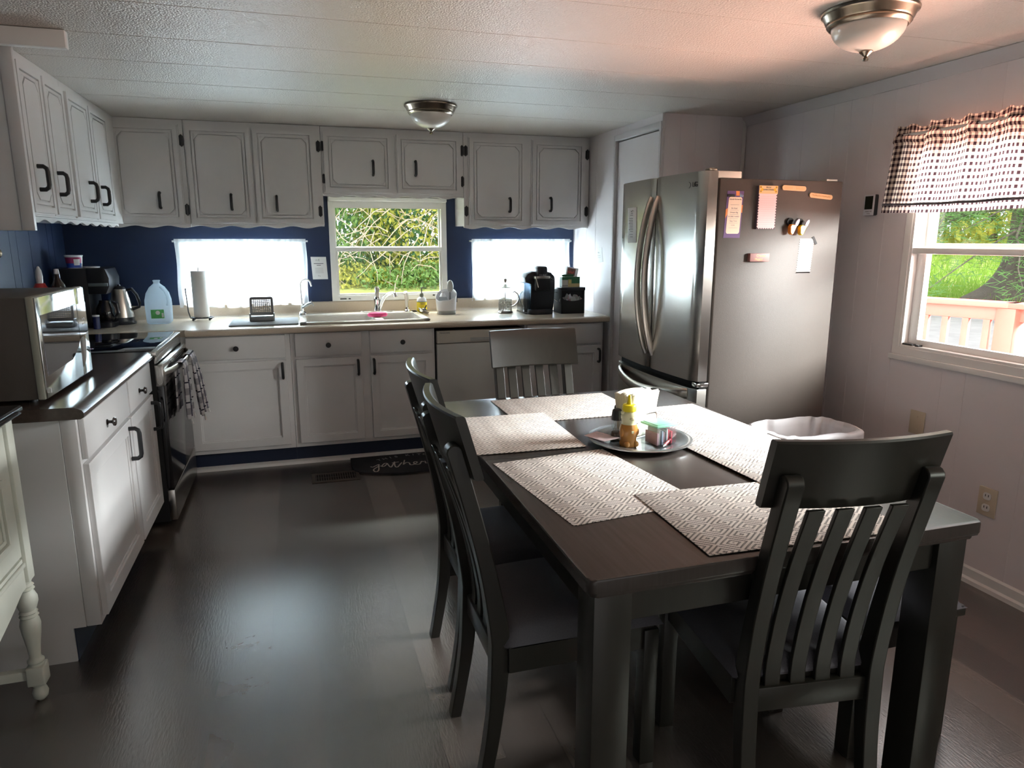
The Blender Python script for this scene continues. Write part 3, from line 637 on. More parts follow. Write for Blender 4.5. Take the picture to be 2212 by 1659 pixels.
def shaker_door(mk, a0, a1, z0, z1, parent, face=0.0, fw=0.052, m='cab'):
    th = 0.020
    mb = MB(mk).ring(rect(a0, a1, z0, z1), rect(a0 + fw, a1 - fw, z0 + fw, z1 - fw), face, face + th)
    mb.prism(rect(a0 + fw * 0.8, a1 - fw * 0.8, z0 + fw * 0.8, z1 - fw * 0.8), face, face + th * 0.30, plane='xz')
    mb.ring(rect(a0 + fw - 0.002, a1 - fw + 0.002, z0 + fw - 0.002, z1 - fw + 0.002), rect(a0 + fw + 0.008, a1 - fw - 0.008, z0 + fw + 0.008, z1 - fw - 0.008), face + th * 0.2, face + th * 0.60)
    return mb.build('door', M[m], parent, bevel=0.0025)
def drawer_front(mk, a0, a1, z0, z1, parent, face=0.0):
    return MB(mk).box(a0, a1, face, face + 0.020, z0, z1, bev=0.004).build('drawer', M['cab'], parent)
def scallop(mk, a0, a1, zt, zb, d0, d1, parent):
    n = max(4, int((a1 - a0) / 0.02)); low = []
    for i in range(n + 1):
        a = a0 + (a1 - a0) * i / n
        low.append((a, zb + 0.007 * math.cos(2 * math.pi * a / 0.19)))
    MB(mk).prism([(a0, zt), (a1, zt)] + low[::-1], d0, d1, plane='xz').build('scalloped_trim', M['cab'], parent)

# ---- uppers on the back wall; face plane of the carcass front
FY = 0.432
bk = back_map(FY)
ZT, ZB, ZM = 2.148, 1.546, 1.750
def upper_unit(label, a0, a1, z0, doors, hinges, handles, lower_trim=True):
    t = thing('upper_cabinet', label, 'cabinet', ((a0 + a1) / 2, YB, z0), group='white upper cabinets')
    MB(bk).box(a0 + 0.0006, a1 - 0.0006, -(YB - FY) + 0.002, 0.0, z0 - 0.002, ZC - 0.0015).build('carcass', M['cab'], t, bevel=0.002)
    ds = [upper_door(bk, d0, d1, z0 + 0.002, ZT, t, 0.0005) for d0, d1 in doors]
    for (a, z), d in zip(handles, ds): pull(bk, a, z, d, face=0.020)
    for a, z in hinges: hinge(bk, a, z, t, 0.0005)
    if lower_trim: scallop(bk, a0 + 0.001, a1 - 0.001, z0 + 0.004, z0 - 0.018, -0.020, -0.006, t)
    return t
upper_unit('single door white upper cabinet in the back left corner', -1.075, -0.622, ZB, [(-1.049, -0.648)], [(-0.636, 2.054), (-0.636, 1.634)], [(-0.784, 1.689)])
upper_unit('two door white upper cabinet over the wide sheer curtain', -0.622, 0.206, ZB, [(-0.618, -0.226), (-0.221, 0.171)], [(0.190, 2.049), (0.183, 1.633)], [(-0.367, 1.684), (-0.090, 1.679)])
upper_unit('short two door white cabinet over the sink window', 0.206, 1.170, ZM, [(0.216, 0.676), (0.697, 1.150)], [(0.206 + 0.0135, 2.052), (0.206 + 0.0145, 1.844), (1.160, 2.055), (1.160, 1.847)], [(0.540, 1.919), (0.828, 1.924)])
upper_unit('two door white upper cabinet beside the pantry wall', 1.170, 2.127, ZB, [(1.204, 1.631), (1.671, 2.090)], [(1.187, 2.055), (1.187, 1.645), (2.108, 2.059), (2.108, 1.653)], [(1.502, 1.691), (1.814, 1.699)])

# ---- uppers on the left wall
FX = -1.008
lf = left_map(FX)
def left_upper(label, a0, a1, doors, handles, hinges, end_panel=False):
    t = thing('upper_cabinet', label, 'cabinet', (XL, (a0 + a1) / 2, 1.546), group='white upper cabinets')
    MB(lf).box(a0 + 0.0006, a1 - 0.0006, -(FX - XL) + 0.002, 0.0, 1.544, ZC - 0.0015).build('carcass', M['cab'], t, bevel=0.002)
    ds = [upper_door(lf, d0, d1, 1.550, 2.140, t, 0.0005) for d0, d1 in doors]
    for (a, z), d in zip(handles, ds): pull(lf, a, z, d, face=0.020, h=0.092, out=0.036, r=0.0090)
    for a, z in hinges: hinge(lf, a, z, t, 0.0005)
    scallop(lf, a0 + 0.001, a1 - 0.001, 1.550, 1.527, -0.045, -0.030, t)
    if end_panel:
        MB().box(XL + 0.003, FX + 0.024, a0 - 0.020, a0 - 0.0005, 1.484, ZC - 0.0015, bev=0.002).box(FX - 0.02, FX + 0.024, a0 - 0.026, a0 - 0.018, 1.484, 2.165, bev=0.002).build('end_panel', M['cab'], t)
    return t
left_upper('left wall upper cabinet with white end panel towards the dining area', -1.245, -0.617, [(-1.232, -0.940), (-0.932, -0.634)], [(-1.135, 1.697), (-0.872, 1.692)], [(-0.625, 2.05), (-0.625, 1.62)], True)
left_upper('left wall upper cabinet next to the back corner, over the stove', -0.617, 0.430, [(-0.598, -0.225), (-0.217, 0.165)], [(-0.365, 1.688), (-0.125, 1.682)], [])

# ---- base run along the back
bb = back_map(0.020)                       # carcass face; doors stand 20 mm proud
def base_unit(label, a0, a1, group='white base cabinets under the beige worktop'):
    t = thing('base_cabinet', label, 'cabinet', ((a0 + a1) / 2, 0.4, 0), group=group)
    MB().box(a0 + 0.0006, a1 - 0.0006, 0.020, 0.70, 0.126, 0.872).build('carcass', M['cab'], t, bevel=0.0015)
    MB().box(a0 + 0.0006, a1 - 0.0006, 0.085, 0.70, 0.0, 0.126).build('toe_kick', M['navy_dark'], t)
    return t
t = base_unit('white base cabinet with one wide door, right of the stove', -0.690, -0.0615)
d = drawer_front(bb, -0.660, -0.090, 0.722, 0.866, t); knob(bb, -0.378, 0.793, d, 'black', face=0.020)
d = shaker_door(bb, -0.666, -0.090, 0.154, 0.706, t); pull(bb, -0.114, 0.640, d, face=0.020)
t = base_unit('white sink base cabinet with two drawer fronts and two doors', -0.0615, 0.860)
for (a0, a1), kx in zip(((-0.032, 0.378), (0.433, 0.841)), (0.171, 0.642)):
    d = drawer_front(bb, a0, a1, 0.722, 0.870, t); knob(bb, kx, 0.792, d, 'black', face=0.020)
for (a0, a1), hx in zip(((-0.032, 0.378), (0.433, 0.841)), (0.352, 0.453)):
    d = shaker_door(bb, a0, a1, 0.154, 0.706, t, fw=0.048); pull(bb, hx, 0.638, d, face=0.020)
t = base_unit('white base cabinet right of the dishwasher, half hidden by a chair', 1.490, 2.084)
drawer_front(bb, 1.507, 2.062, 0.722, 0.868, t)
d = shaker_door(bb, 1.507, 2.062, 0.154, 0.706, t); pull(bb, 2.042, 0.635, d, face=0.020)

# dishwasher
t = thing('dishwasher', 'off-white built-in dishwasher under the worktop behind the far chair', 'dishwasher', (1.176, 0.3, 0))
MB().box(0.866, 1.486, 0.03, 0.60, 0.10, 0.850).build('tub', M['gasket'], t)
MB().box(0.872, 1.480, 0.000, 0.030, 0.115, 0.764, bev=0.004).build('door', M['dw'], t)
c = MB().box(0.872, 1.480, -0.006, 0.030, 0.768, 0.852, bev=0.005).build('control_panel', M['bisque'], t)
MB().box(1.100, 1.330, -0.0075, -0.004, 0.776, 0.800, bev=0.001).build('handle_recess', M['lightgrey_plastic'], c)
text('lettering', 'FRIGIDAIRE', 0.014, (0.925, -0.0066, 0.838), (1, 0, 0), (0, 0, 1), M['ink'], c)
MB().box(0.872, 1.480, 0.075, 0.09, 0.0, 0.10).build('kick_plate', M['black_plastic'], t)

# ---- beige worktop with backsplash
SX0, SX1, SY0, SY1 = 0.005, 0.845, 0.070, 0.655       # sink rim
t = thing('worktop', 'beige speckled laminate worktop with low backsplash along the back wall', 'countertop', (0.35, 0.35, 0.874))
cut = (SX0 + 0.02, SX1 - 0.02, SY0 + 0.02, SY1 - 0.02)
mb = MB()
mb.box(XL + 0.001, cut[0], 0.0, YB - 0.002, 0.874, 0.915).box(cut[1], 2.112, 0.0, YB - 0.002, 0.874, 0.915).box(cut[0], cut[1], 0.0, cut[2], 0.874, 0.915).box(cut[0], cut[1], cut[3], YB - 0.002, 0.874, 0.915)
mb.prism([(0.0, 0.915), (-0.018, 0.914), (-0.030, 0.906), (-0.034, 0.893), (-0.030, 0.880), (-0.018, 0.874), (0.0, 0.874)], -0.655, 2.112, plane='yz')
mb.build('top', M['stone'], t)
MB().prism([(YB - 0.002, 0.915), (YB - 0.045, 0.915), (YB - 0.030, 0.925), (YB - 0.024, 0.938), (YB - 0.022, 1.000), (YB - 0.016, 1.006), (YB - 0.002, 1.006)], XL + 0.002, XP - 0.002, plane='yz').build('backsplash', M['stone'], t)

# ---- base cabinet on the left with its own brown top
LFX = -0.724
ll = left_map(LFX)
t = thing('base_cabinet', 'white base cabinet under the microwave, end panel facing the dining area', 'cabinet', (-1.07, -1.42, 0), group='white base cabinets of the left run')
MB().box(XL + 0.002, LFX, -1.998, -0.838, 0.126, 0.872).build('carcass', M['cab'], t, bevel=0.0015)
MB().box(XL + 0.002, LFX - 0.085, -1.997, -0.838, 0.0, 0.126).build('toe_kick', M['navy_dark'], t)
MB().prism([(XL + 0.002, 0.0), (LFX - 0.088, 0.0), (LFX - 0.088, 0.126), (LFX - 0.048, 0.126), (LFX - 0.048, 0.872), (XL + 0.002, 0.872)], -2.006, -1.998, plane='xz').build('end_panel', M['cab'], t)
MB().box(LFX - 0.046, LFX, -2.004, -1.997, 0.126, 0.872, bev=0.001).build('face_frame', M['cab'], t)
for (a0, a1), kz, hy in zip(((-1.985, -1.352), (-1.330, -0.856)), (-1.715, -1.140), (-1.405, -0.915)):
    d = drawer_front(ll, a0, a1, 0.724, 0.866, t); knob(ll, kz, 0.785, d, face=0.020)
    d = shaker_door(ll, a0, a1, 0.150, 0.708, t, fw=0.058); pull(ll, hy, 0.612, d, h=0.130, out=0.038, r=0.0090, face=0.020)
t = thing('worktop', 'dark brown laminate worktop carrying the silver microwave', 'countertop', (-1.06, -1.43, 0.874))
MB().prism([(XL + 0.002, 0.874), (-0.700, 0.874), (-0.690, 0.880), (-0.688, 0.894), (-0.694, 0.904), (-0.716, 0.9145), (-0.730, 0.915), (XL + 0.002, 0.915)], -2.034, -0.836, plane='xz').build('top', M['brown_lam'], t, bevel=0.001)
MB().box(XL + 0.002, XL + 0.022, -2.03, -0.836, 0.915, 1.0).build('backsplash', M['brown_lam'], t)
# ------------------------------------------------------------------ stove
t = thing('stove', 'stainless slide-in stove with black glass cooktop, dish towels on its handle', 'stove', (-1.03, -0.44, 0))
SY_0, SY_1, SFX = -0.826, -0.048, -0.690
MB().box(-1.40, SFX, SY_0 + 0.006, SY_1 - 0.006, 0.03, 0.885).build('body', M['black_matte'], t)
MB().box(-1.40, SFX + 0.014, SY_0, SY_1, 0.885, 0.912, bev=0.004).build('cooktop_frame', M['steel'], t)
MB().box(-1.385, SFX - 0.008, SY_0 + 0.012, SY_1 - 0.012, 0.9125, 0.9175, bev=0.002).build('cooktop', M['black_glass'], t)
MB().box(SFX, SFX + 0.012, SY_0 + 0.004, SY_1 - 0.004, 0.852, 0.885, bev=0.002).build('front_rail', M['steel'], t)
MB().box(-1.42, -1.372, SY_0, SY_1, 0.90, 1.03, bev=0.006).build('back_panel', M['black_plastic'], t)
d = MB().box(SFX, SFX + 0.034, SY_0 + 0.004, SY_1 - 0.004, 0.205, 0.842, bev=0.004).build('oven_door', M['oven_glass'], t)
MB().box(SFX - 0.001, SFX + 0.038, SY_0 + 0.002, SY_1 - 0.002, 0.738, 0.844, bev=0.003).build('door_band', M['steel'], d)
MB().ring(rrect(SFX + 0.007, SFX + 0.030, 0.748, 0.832, 0.010), rrect(SFX + 0.011, SFX + 0.026, 0.753, 0.827, 0.007), SY_0 + 0.0005, SY_0 + 0.004, plane='xz').build('end_emboss', M['steel'], d)
for k in range(4): MB().box(SFX + 0.036, SFX + 0.0395, -0.62, -0.16, 0.788 + 0.013 * k, 0.793 + 0.013 * k).build('vent_slot', M['dark_hole'], d)
hp = [(SFX + 0.036, SY_0 + 0.012, 0.806)] + [(SFX + 0.036 + 0.052 * math.sin(math.pi * k / 12) ** 0.6, SY_0 + 0.012 + (SY_1 - SY_0 - 0.024) * k / 12, 0.806) for k in range(1, 12)] + [(SFX + 0.036, SY_1 - 0.012, 0.806)]
MB().tube(hp, 0.015, n=12, flat=(1.0, 0.55)).build('handle', M['nickel'], d)
MB().box(SFX, SFX + 0.036, SY_0 + 0.004, SY_1 - 0.004, 0.035, 0.198, bev=0.006).build('storage_drawer', M['steel'], t)

def hanging_towel(label, yc, width, front_len, back_len, seed, x_off, group):
    rnd = random.Random(seed); ph = [rnd.uniform(0, 6.3) for _ in range(4)]
    k = (yc - SY_0) / (SY_1 - SY_0)
    hx = SFX + 0.036 + 0.052 * math.sin(math.pi * k) ** 0.6; hz = 0.806
    L = back_len + 0.06 + front_len
    def f(u, v):
        s = v * L
        w = width * (0.62 + 0.38 * min(1, abs(s - back_len - 0.03) / (0.8 * front_len)))
        yv = yc + (u - 0.5) * w
        fold = 0.010 * math.sin(u * 15 + ph[0]) + 0.006 * math.sin(u * 31 + ph[1])
        if s < back_len: x = hx - 0.024; z = hz - (back_len - s); x += 0.25 * fold
        elif s < back_len + 0.06:
            a = math.pi * (s - back_len) / 0.06; x = hx - 0.021 * math.cos(a); z = hz + 0.020 * math.sin(a)
        else:
            q = (s - back_len - 0.06) / front_len
            x = hx + 0.022 + fold * min(1, q * 2 + 0.2) + x_off * q; z = hz - (s - back_len - 0.06); yv += 0.03 * q * (0.6 if seed == 1 else 0.2)
        return (x, yv, z)
    t = thing('dish_towel', label, 'dish towel', (hx, yc, hz), group=group)
    MB().grid(f, 40, 60, uvfn=lambda u, v: (u * width, v * L)).build('cloth', M['towel'], t, smooth=180, solid=0.003, recalc=False)
    mb = MB()
    for q in (0.08, 0.92):
        p = Vector(f(q, 1.0)); mb.tube([p, p + Vector((0.004, 0.002, -0.028))], [0.004, 0.007], n=6)
    mb.build('corner_tassel', M['paper'], t)
hanging_towel('front checked dish towel hanging on the stove handle, nearest the back cabinets', -0.285, 0.235, 0.335, 0.24, 1, 0.03, 'checked dish towels on the stove handle')
hanging_towel('checked dish towel on the stove handle, the shaded one nearer the brown worktop', -0.575, 0.175, 0.285, 0.24, 2, 0.0, 'checked dish towels on the stove handle')

# ------------------------------------------------------------------ microwave
t = thing('microwave', 'silver microwave with mirrored door on the brown worktop', 'microwave', (-1.02, -1.67, 0.925))
X0, X1, Y0, Y1, Z0, Z1 = -1.235, -0.838, -1.950, -1.392, 0.929, 1.268
MB().box(X0, X1, Y0 + 0.006, Y1 - 0.004, Z0, Z1 - 0.003, bev=0.004).build('case', M['steel_side'], t)
fr = MB().box(X1, X1 + 0.022, Y0, Y1, Z0, Z1, bev=0.004).build('front_frame', mat('silver_grey_plastic', (0.36, 0.36, 0.30), 0.4), t)
mirror = mat('mirror_silver_panel', (0.80, 0.82, 0.80), 0.10, metal=1.0)
YS = Y1 - 0.125
d = MB().box(X1 + 0.0225, X1 + 0.028, Y0 + 0.004, YS - 0.0015, Z0 + 0.003, Z1 - 0.003, bev=0.002).build('door', mirror, t)
wp = [(Y0 + 0.03, Z0 + 0.075), (YS - 0.12, Z0 + 0.085), (YS - 0.03, Z0 + 0.12), (YS - 0.003, Z0 + 0.145), (YS - 0.003, Z1 - 0.062), (Y0 + 0.03, Z1 - 0.062)]
MB().prism(wp, X1 + 0.0282, X1 + 0.0295, plane='yz').build('door_window', M['mirror_dark'] if 'mirror_dark' in M else M.setdefault('mirror_dark', mat('dark_mirror_glass', (0.26, 0.26, 0.28), 0.03, metal=1.0)), d)
MB().box(X1 + 0.028, X1 + 0.036, Y0 + 0.012, Y0 + 0.024, Z0 + 0.02, Z0 + 0.036).build('badge', M['lightgrey_plastic'], d)
c = MB().box(X1 + 0.0225, X1 + 0.028, YS + 0.0015, Y1 - 0.004, Z0 + 0.003, Z1 - 0.003, bev=0.002).build('control_panel', mirror, t)
MB().prism([(YS + 0.003, Z0 + 0.145), (Y1 - 0.008, Z0 + 0.165), (Y1 - 0.008, Z1 - 0.062), (YS + 0.003, Z1 - 0.062)], X1 + 0.0282, X1 + 0.0295, plane='yz').build('keypad', M['mirror_dark'], c)
for r_ in range(2):
    for q in range(2): MB().box(X1 + 0.0296, X1 + 0.0300, YS + 0.05 + 0.022 * q, YS + 0.060 + 0.022 * q, Z0 + 0.195 + 0.018 * r_, Z0 + 0.201 + 0.018 * r_).build('key', M['lightgrey_plastic'], c)
mb = MB()
for r_ in range(4):
    for q in range(7): mb.prism(rrect(X0 + 0.03 + 0.026 * q, X0 + 0.038 + 0.026 * q, Z0 + 0.045 + 0.045 * r_, Z0 + 0.078 + 0.045 * r_, 0.0035, 3), Y0 + 0.0045, Y0 + 0.0062, plane='xz')
mb.build('side_vents', M['gasket'], t)
for x in (X0 + 0.04, X1 - 0.03):
    for y in (Y0 + 0.05, Y1 - 0.05): MB().cyl((x, y, 0.9155), (x, y, 0.930), 0.013, n=12).build('foot', M['black_plastic'], t)

# ------------------------------------------------------------------ refrigerator
FX0, FXC, FX1, FY0, FY1 = 1.742, 1.812, 2.470, -1.775, -0.935
FC = (FY0 + FY1) / 2
t = thing('refrigerator', 'stainless french door refrigerator with bottom freezer and notes on its grey side', 'refrigerator', (2.1, FC, 0))
MB().box(FXC, FX1, FY0, FY1, 0.03, 1.714, bev=0.006).build('case', M['steel_side'], t)
MB().box(FXC - 0.012, FXC + 0.002, FY0 + 0.012, FY1 - 0.012, 0.06, 1.70).build('gasket', M['gasket'], t)
def bulge(yv, w=(FY0, FY1)):
    q = (yv - FC) / ((w[1] - w[0]) / 2); return 0.024 * (1 - q * q)
def door_panel(y0, y1, z0, z1, name):
    n = 18; poly = []
    for i in range(n + 1):
        yv = y0 + (y1 - y0) * i / n; q = 0.0
        e = min(yv - y0, y1 - yv)
        edge = 0.010 * max(0, 1 - e / 0.012) ** 2
        poly.append((FX0 - bulge(yv) + edge, yv))
    poly += [(FXC - 0.012, y1), (FXC - 0.012, y0)]
    return MB().prism(poly, z0, z1, plane='xy', bev=0.004).build(name, M['steel'], t, smooth=25)
dR = door_panel(FY0, FC - 0.003, 0.800, 1.745, 'fridge_door')
dL = door_panel(FC + 0.003, FY1, 0.800, 1.745, 'fridge_door')
fz = door_panel(FY0, FY1, 0.06, 0.765, 'freezer_drawer')
MB().box(FXC - 0.045, FXC, FY0 + 0.01, FY1 - 0.01, 0.765, 0.800).build('hinge_gap', M['dark_hole'], t)
MB().box(FXC - 0.060, FXC + 0.012, FY0 + 0.004, FY0 + 0.05, 0.772, 0.792, bev=0.003).build('middle_hinge', M['chrome'], t)
MB().box(FXC - 0.010, FXC + 0.11, FY0 + 0.005, FY0 + 0.085, 1.7145, 1.745, bev=0.003).build('hinge_cover', M['bisque'], t)
MB().box(FXC - 0.050, FXC - 0.010, FY0 + 0.012, FY0 + 0.05, 1.7455, 1.757, bev=0.003).build('top_hinge', M['bronze'], t)
MB().box(FX1 - 0.09, FX1 - 0.03, FY0 + 0.005, FY0 + 0.05, 1.7145, 1.722).build('rear_cap', M['bisque'], t)
def bow_handle(parent, yb, dirn):
    pts = []; rs = []
    n = 22
    for i in range(n + 1):
        q = i / n; z = 0.872 + (1.652 - 0.872) * q
        s = math.sin(math.pi * q) ** 0.75
        pts.append((FX0 - bulge(yb) + 0.006 - 0.066 * s, yb + dirn * 0.004 * s, z)); rs.append(0.0155)
    MB().tube(pts, rs, n=12, flat=(1.15, 0.62)).build('handle', M['nickel'], parent)
bow_handle(dL, FC + 0.034, 1); bow_handle(dR, FC - 0.034, -1)
n = 24; poly = []
for i in range(n + 1):
    q = i / n; yv = FY0 + 0.07 + (FY1 - FY0 - 0.14) * q
    poly.append((FX0 - bulge(yv) - 0.004 - 0.052 * math.sin(math.pi * q) ** 0.6, yv, 0.735 - 0.035 * math.sin(math.pi * q)))
MB().tube([(FX0 - bulge(FY0 + .07) + 0.004, FY0 + 0.065, 0.735)] + poly + [(FX0 - bulge(FY1 - .07) + 0.004, FY1 - 0.065, 0.735)], 0.026, n=12, flat=(1.0, 0.42)).build('handle', M['nickel'], fz)
lx = FX0 - bulge(-1.68) - 0.0008
text('lettering', 'LG', 0.030, (lx + 0.0002, -1.694, 1.690), (-0.045, -1, 0), (0, 0, 1), M['gasket'], dR, extrude=0.0012)
em = MB().tube([(lx, -1.650 + 0.013 * math.cos(a * R(30)), 1.690 + 0.013 * math.sin(a * R(30))) for a in range(1, 12)], 0.0020, n=6)
em.tube([(lx, -1.650, 1.697), (lx, -1.650, 1.684), (lx, -1.656, 1.684)], 0.0016, n=6).tube([(lx, -1.642, 1.690), (lx, -1.637, 1.690)], 0.0016, n=6)
em.build('emblem', M['gasket'], dR)

# things on the refrigerator
t = thing('paper_note', 'narrow printed note stuck to the left fridge door', 'note', (FX0 - 0.01, -1.10, 1.52))
def fdx(yv): return FX0 - bulge(yv) - 0.0012
MB().grid(lambda u, v: (fdx(-1.045 - 0.118 * u) - 0.0002, -1.045 - 0.118 * u + 0.012 * v - 0.006, 1.432 + 0.182 * v), 8, 2).build('sheet', M['paper'], t, solid=0.0004, recalc=False)
mb = MB()
for i, (w_, z) in enumerate([(0.03, 1.585), (0.045, 1.575), (0.06, 1.558), (0.066, 1.548), (0.05, 1.540), (0.07, 1.532), (0.045, 1.524), (0.045, 1.516), (0.04, 1.508), (0.07, 1.500), (0.035, 1.490), (0.05, 1.474), (0.03, 1.462)]):
    mb.box(fdx(-1.104) - 0.0012, fdx(-1.104) - 0.0003, -1.102 - w_ / 2, -1.102 + w_ / 2, z - 0.0012, z + 0.0012)
mb.tube([(fdx(-1.104) - 0.001, -1.085, 1.598), (fdx(-1.104) - 0.001, -1.095, 1.592), (fdx(-1.104) - 0.001, -1.105, 1.600), (fdx(-1.104) - 0.001, -1.12, 1.594)], 0.0012, n=5)
mb.build('printing', M['ink'], t, smooth=0)
fm = back_map(FY0)                                             # a = x, d = towards the camera
t = thing('bookmark_list', 'tall purple patterned list with a cream panel on the fridge side', 'paper list', (1.89, FY0, 1.56))
tilt = lambda a, z: (a + (z - 1.56) * 0.040, z)
P = lambda pts: [tilt(a, z) for a, z in pts]
MB(fm).prism(P(rect(1.846, 1.931, 1.456, 1.660)), 0.0002, 0.0012, plane='xz').build('card', mat('deep_purple_print', (0.10, 0.05, 0.17), 0.6), t)
mb = MB(fm)
for pts in ([(1.893, 1.640), (1.910, 1.640), (1.908, 1.660), (1.890, 1.660)],): mb.prism(P(pts), 0.0012, 0.0016, plane='xz')
mb.prism(P([(1.846, 1.540), (1.856, 1.56), (1.855, 1.585), (1.846, 1.58)]), 0.0012, 0.0016, plane='xz').prism(P([(1.922, 1.57), (1.931, 1.565), (1.931, 1.60), (1.924, 1.60)]), 0.0012, 0.0016, plane='xz')
mb.build('orange_shapes', mat('orange_print', (0.65, 0.22, 0.05), 0.6), t)
mb = MB(fm)
for a in (0, 1, 2): mb.prism(P([(1.912 + 0.006 * a, 1.636), (1.916 + 0.006 * a, 1.636), (1.915 + 0.007 * a, 1.652 - 0.004 * a)]), 0.0012, 0.0016, plane='xz')
mb.build('blue_shapes', mat('light_blue_print', (0.22, 0.50, 0.60), 0.6), t)
MB(fm).prism(P(rrect(1.856, 1.925, 1.474, 1.634, 0.010)), 0.0016, 0.0020, plane='xz').build('cream_panel', mat('cream_print', (0.80, 0.66, 0.52), 0.7), t)
text('lettering', 'Words To Live By', 0.0082, (1.893, FY0 - 0.0022, 1.624), (1, 0, 0), (0, 0, 1), M['ink'], t)
for s_, z in (('Be Kind', 1.585), ('WORK HARD', 1.549), ('Dream Big', 1.567), ('Stay True', 1.530), ('Love', 1.512)):
    text('lettering', s_, 0.0095, tilt(1.889, z)[:1] + (FY0 - 0.0022, z), (1, 0, 0), (0, 0, 1), M['ink_light'], t)
mb = MB(fm)
for z in (1.600, 1.577, 1.558, 1.540, 1.521, 1.500): mb.box(tilt(1.868, z)[0], tilt(1.912, z)[0], 0.0020, 0.0024, z - 0.0006, z + 0.0006)
mb.build('rules', M['ink_light'], t, smooth=0)
MB(fm).box(1.850, 1.888, 0.0020, 0.005, 1.634, 1.645, bev=0.001).build('magnet', M['black_matte'], t)
t = thing('notepad', 'thick list pad with sunflower header and pink lined sheets on the fridge side', 'notepad', (2.05, FY0, 1.59))
def zig(a0, a1, z0, z1, s, st):
    pts = []; n = int(round((a1 - a0) / st)); m = int(round((z1 - z0) / st))
    for i in range(n): pts += [(a0 + (a1 - a0) * i / n, z0), (a0 + (a1 - a0) * (i + 0.5) / n, z0 + s)]
    for i in range(m): pts += [(a1, z0 + (z1 - z0) * i / m), (a1 - s, z0 + (z1 - z0) * (i + 0.5) / m)]
    pts += [(a1, z1), (a0, z1)]
    for i in range(m): pts += [(a0 + s, z1 - (z1 - z0) * (i + 0.5) / m), (a0, z1 - (z1 - z0) * (i + 1) / m)]
    return pts[:-1]
MB(fm).prism(rect(2.001, 2.099, 1.495, 1.684), 0.0002, 0.016, plane='xz').build('pad_block', mat('checked_pad_edge', (0.09, 0.06, 0.08), 0.7), t)
MB(fm).prism(zig(2.001, 2.099, 1.495, 1.684, 0.006, 0.012), 0.016, 0.0172, plane='xz').build('sheet', mat('pink_lined_paper', (0.74, 0.58, 0.60), 0.8), t)
h_ = MB(fm).prism(rect(2.001, 2.100, 1.650, 1.685), 0.0172, 0.0180, plane='xz').build('header', mat('tan_print_header', (0.66, 0.46, 0.24), 0.7), t)
mb = MB(fm)
for a, z in ((2.009, 1.678), (2.010, 1.660), (2.017, 1.668), (2.091, 1.678), (2.090, 1.660), (2.083, 1.668)): mb.cyl((a, 0.0180, z), (a, 0.0186, z), 0.006, n=10)
mb.build('sunflower_petals', mat('sunflower_yellow', (0.72, 0.42, 0.02), 0.7), h_)
mb = MB(fm)
for a, z in ((2.009, 1.678), (2.010, 1.660), (2.091, 1.678), (2.090, 1.660)): mb.cyl((a, 0.0186, z), (a, 0.0190, z), 0.0026, n=8)
mb.build('sunflower_centres', M['ink'], h_)
text('lettering', 'FRESH', 0.0095, (2.050, FY0 - 0.0182, 1.677), (1, 0, 0), (0, 0, 1), M['ink'], h_)
text('lettering', 'SUNFLOWERS', 0.0088, (2.050, FY0 - 0.0182, 1.667), (1, 0, 0), (0, 0, 1), M['ink'], h_)
mb = MB(fm); [mb.box(2.014, 2.086, 0.0172, 0.0175, 1.505 + 0.0095 * k, 1.5056 + 0.0095 * k) for k in range(15)]; mb.build('rules', mat('rose_ink', (0.55, 0.36, 0.38), 0.8), t, smooth=0)
def stick(label, p0, p1, words):
    a0, z0 = p0; a1, z1 = p1
    ang = math.atan2(z1 - z0, a1 - a0); L = math.hypot(a1 - a0, z1 - z0)
    rot = lambda u, w: ((a0 + a1) / 2 + u * math.cos(ang) - w * math.sin(ang), (z0 + z1) / 2 + u * math.sin(ang) + w * math.cos(ang))
    t = thing('stick_magnet', label, 'magnet', ((a0 + a1) / 2, FY0, (z0 + z1) / 2))
    MB(fm).prism([rot(u, w) for u, w in rrect(-L / 2, L / 2, -0.011, 0.011, 0.0105)], 0.0003, 0.006, plane='xz').build('stick', M['wood_light'], t, bevel=0.0008)
    mb = MB(fm)
    if words == 'chevrons':
        for k in range(6):
            for sg, u0 in ((-1, -0.052 + 0.008 * k), (1, 0.012 + 0.008 * k)):
                q = [rot(u0 + sg * -0.003, 0.005), rot(u0 + sg * 0.003, 0), rot(u0 + sg * -0.003, -0.005)]
                mb.tube([(a, 0.0062, z) for a, z in q], 0.0006, n=4)
    else:
        q = [rot(-0.052 + 0.104 * i / 60, 0.0035 * math.sin(i * 1.45) + 0.0012 * math.sin(i * 0.6)) for i in range(61)]
        mb.tube([(a, 0.0062, z) for a, z in q], 0.0006, n=4)
    mb.build('lettering', M['gold'], t)
stick('wooden stick magnet with chevron arrows, upper of the two on the fridge', (2.132, 1.680), (2.262, 1.676), 'chevrons')
stick('wooden stick magnet with script writing near the fridge top right corner', (2.284, 1.650), (2.412, 1.640), 'script')
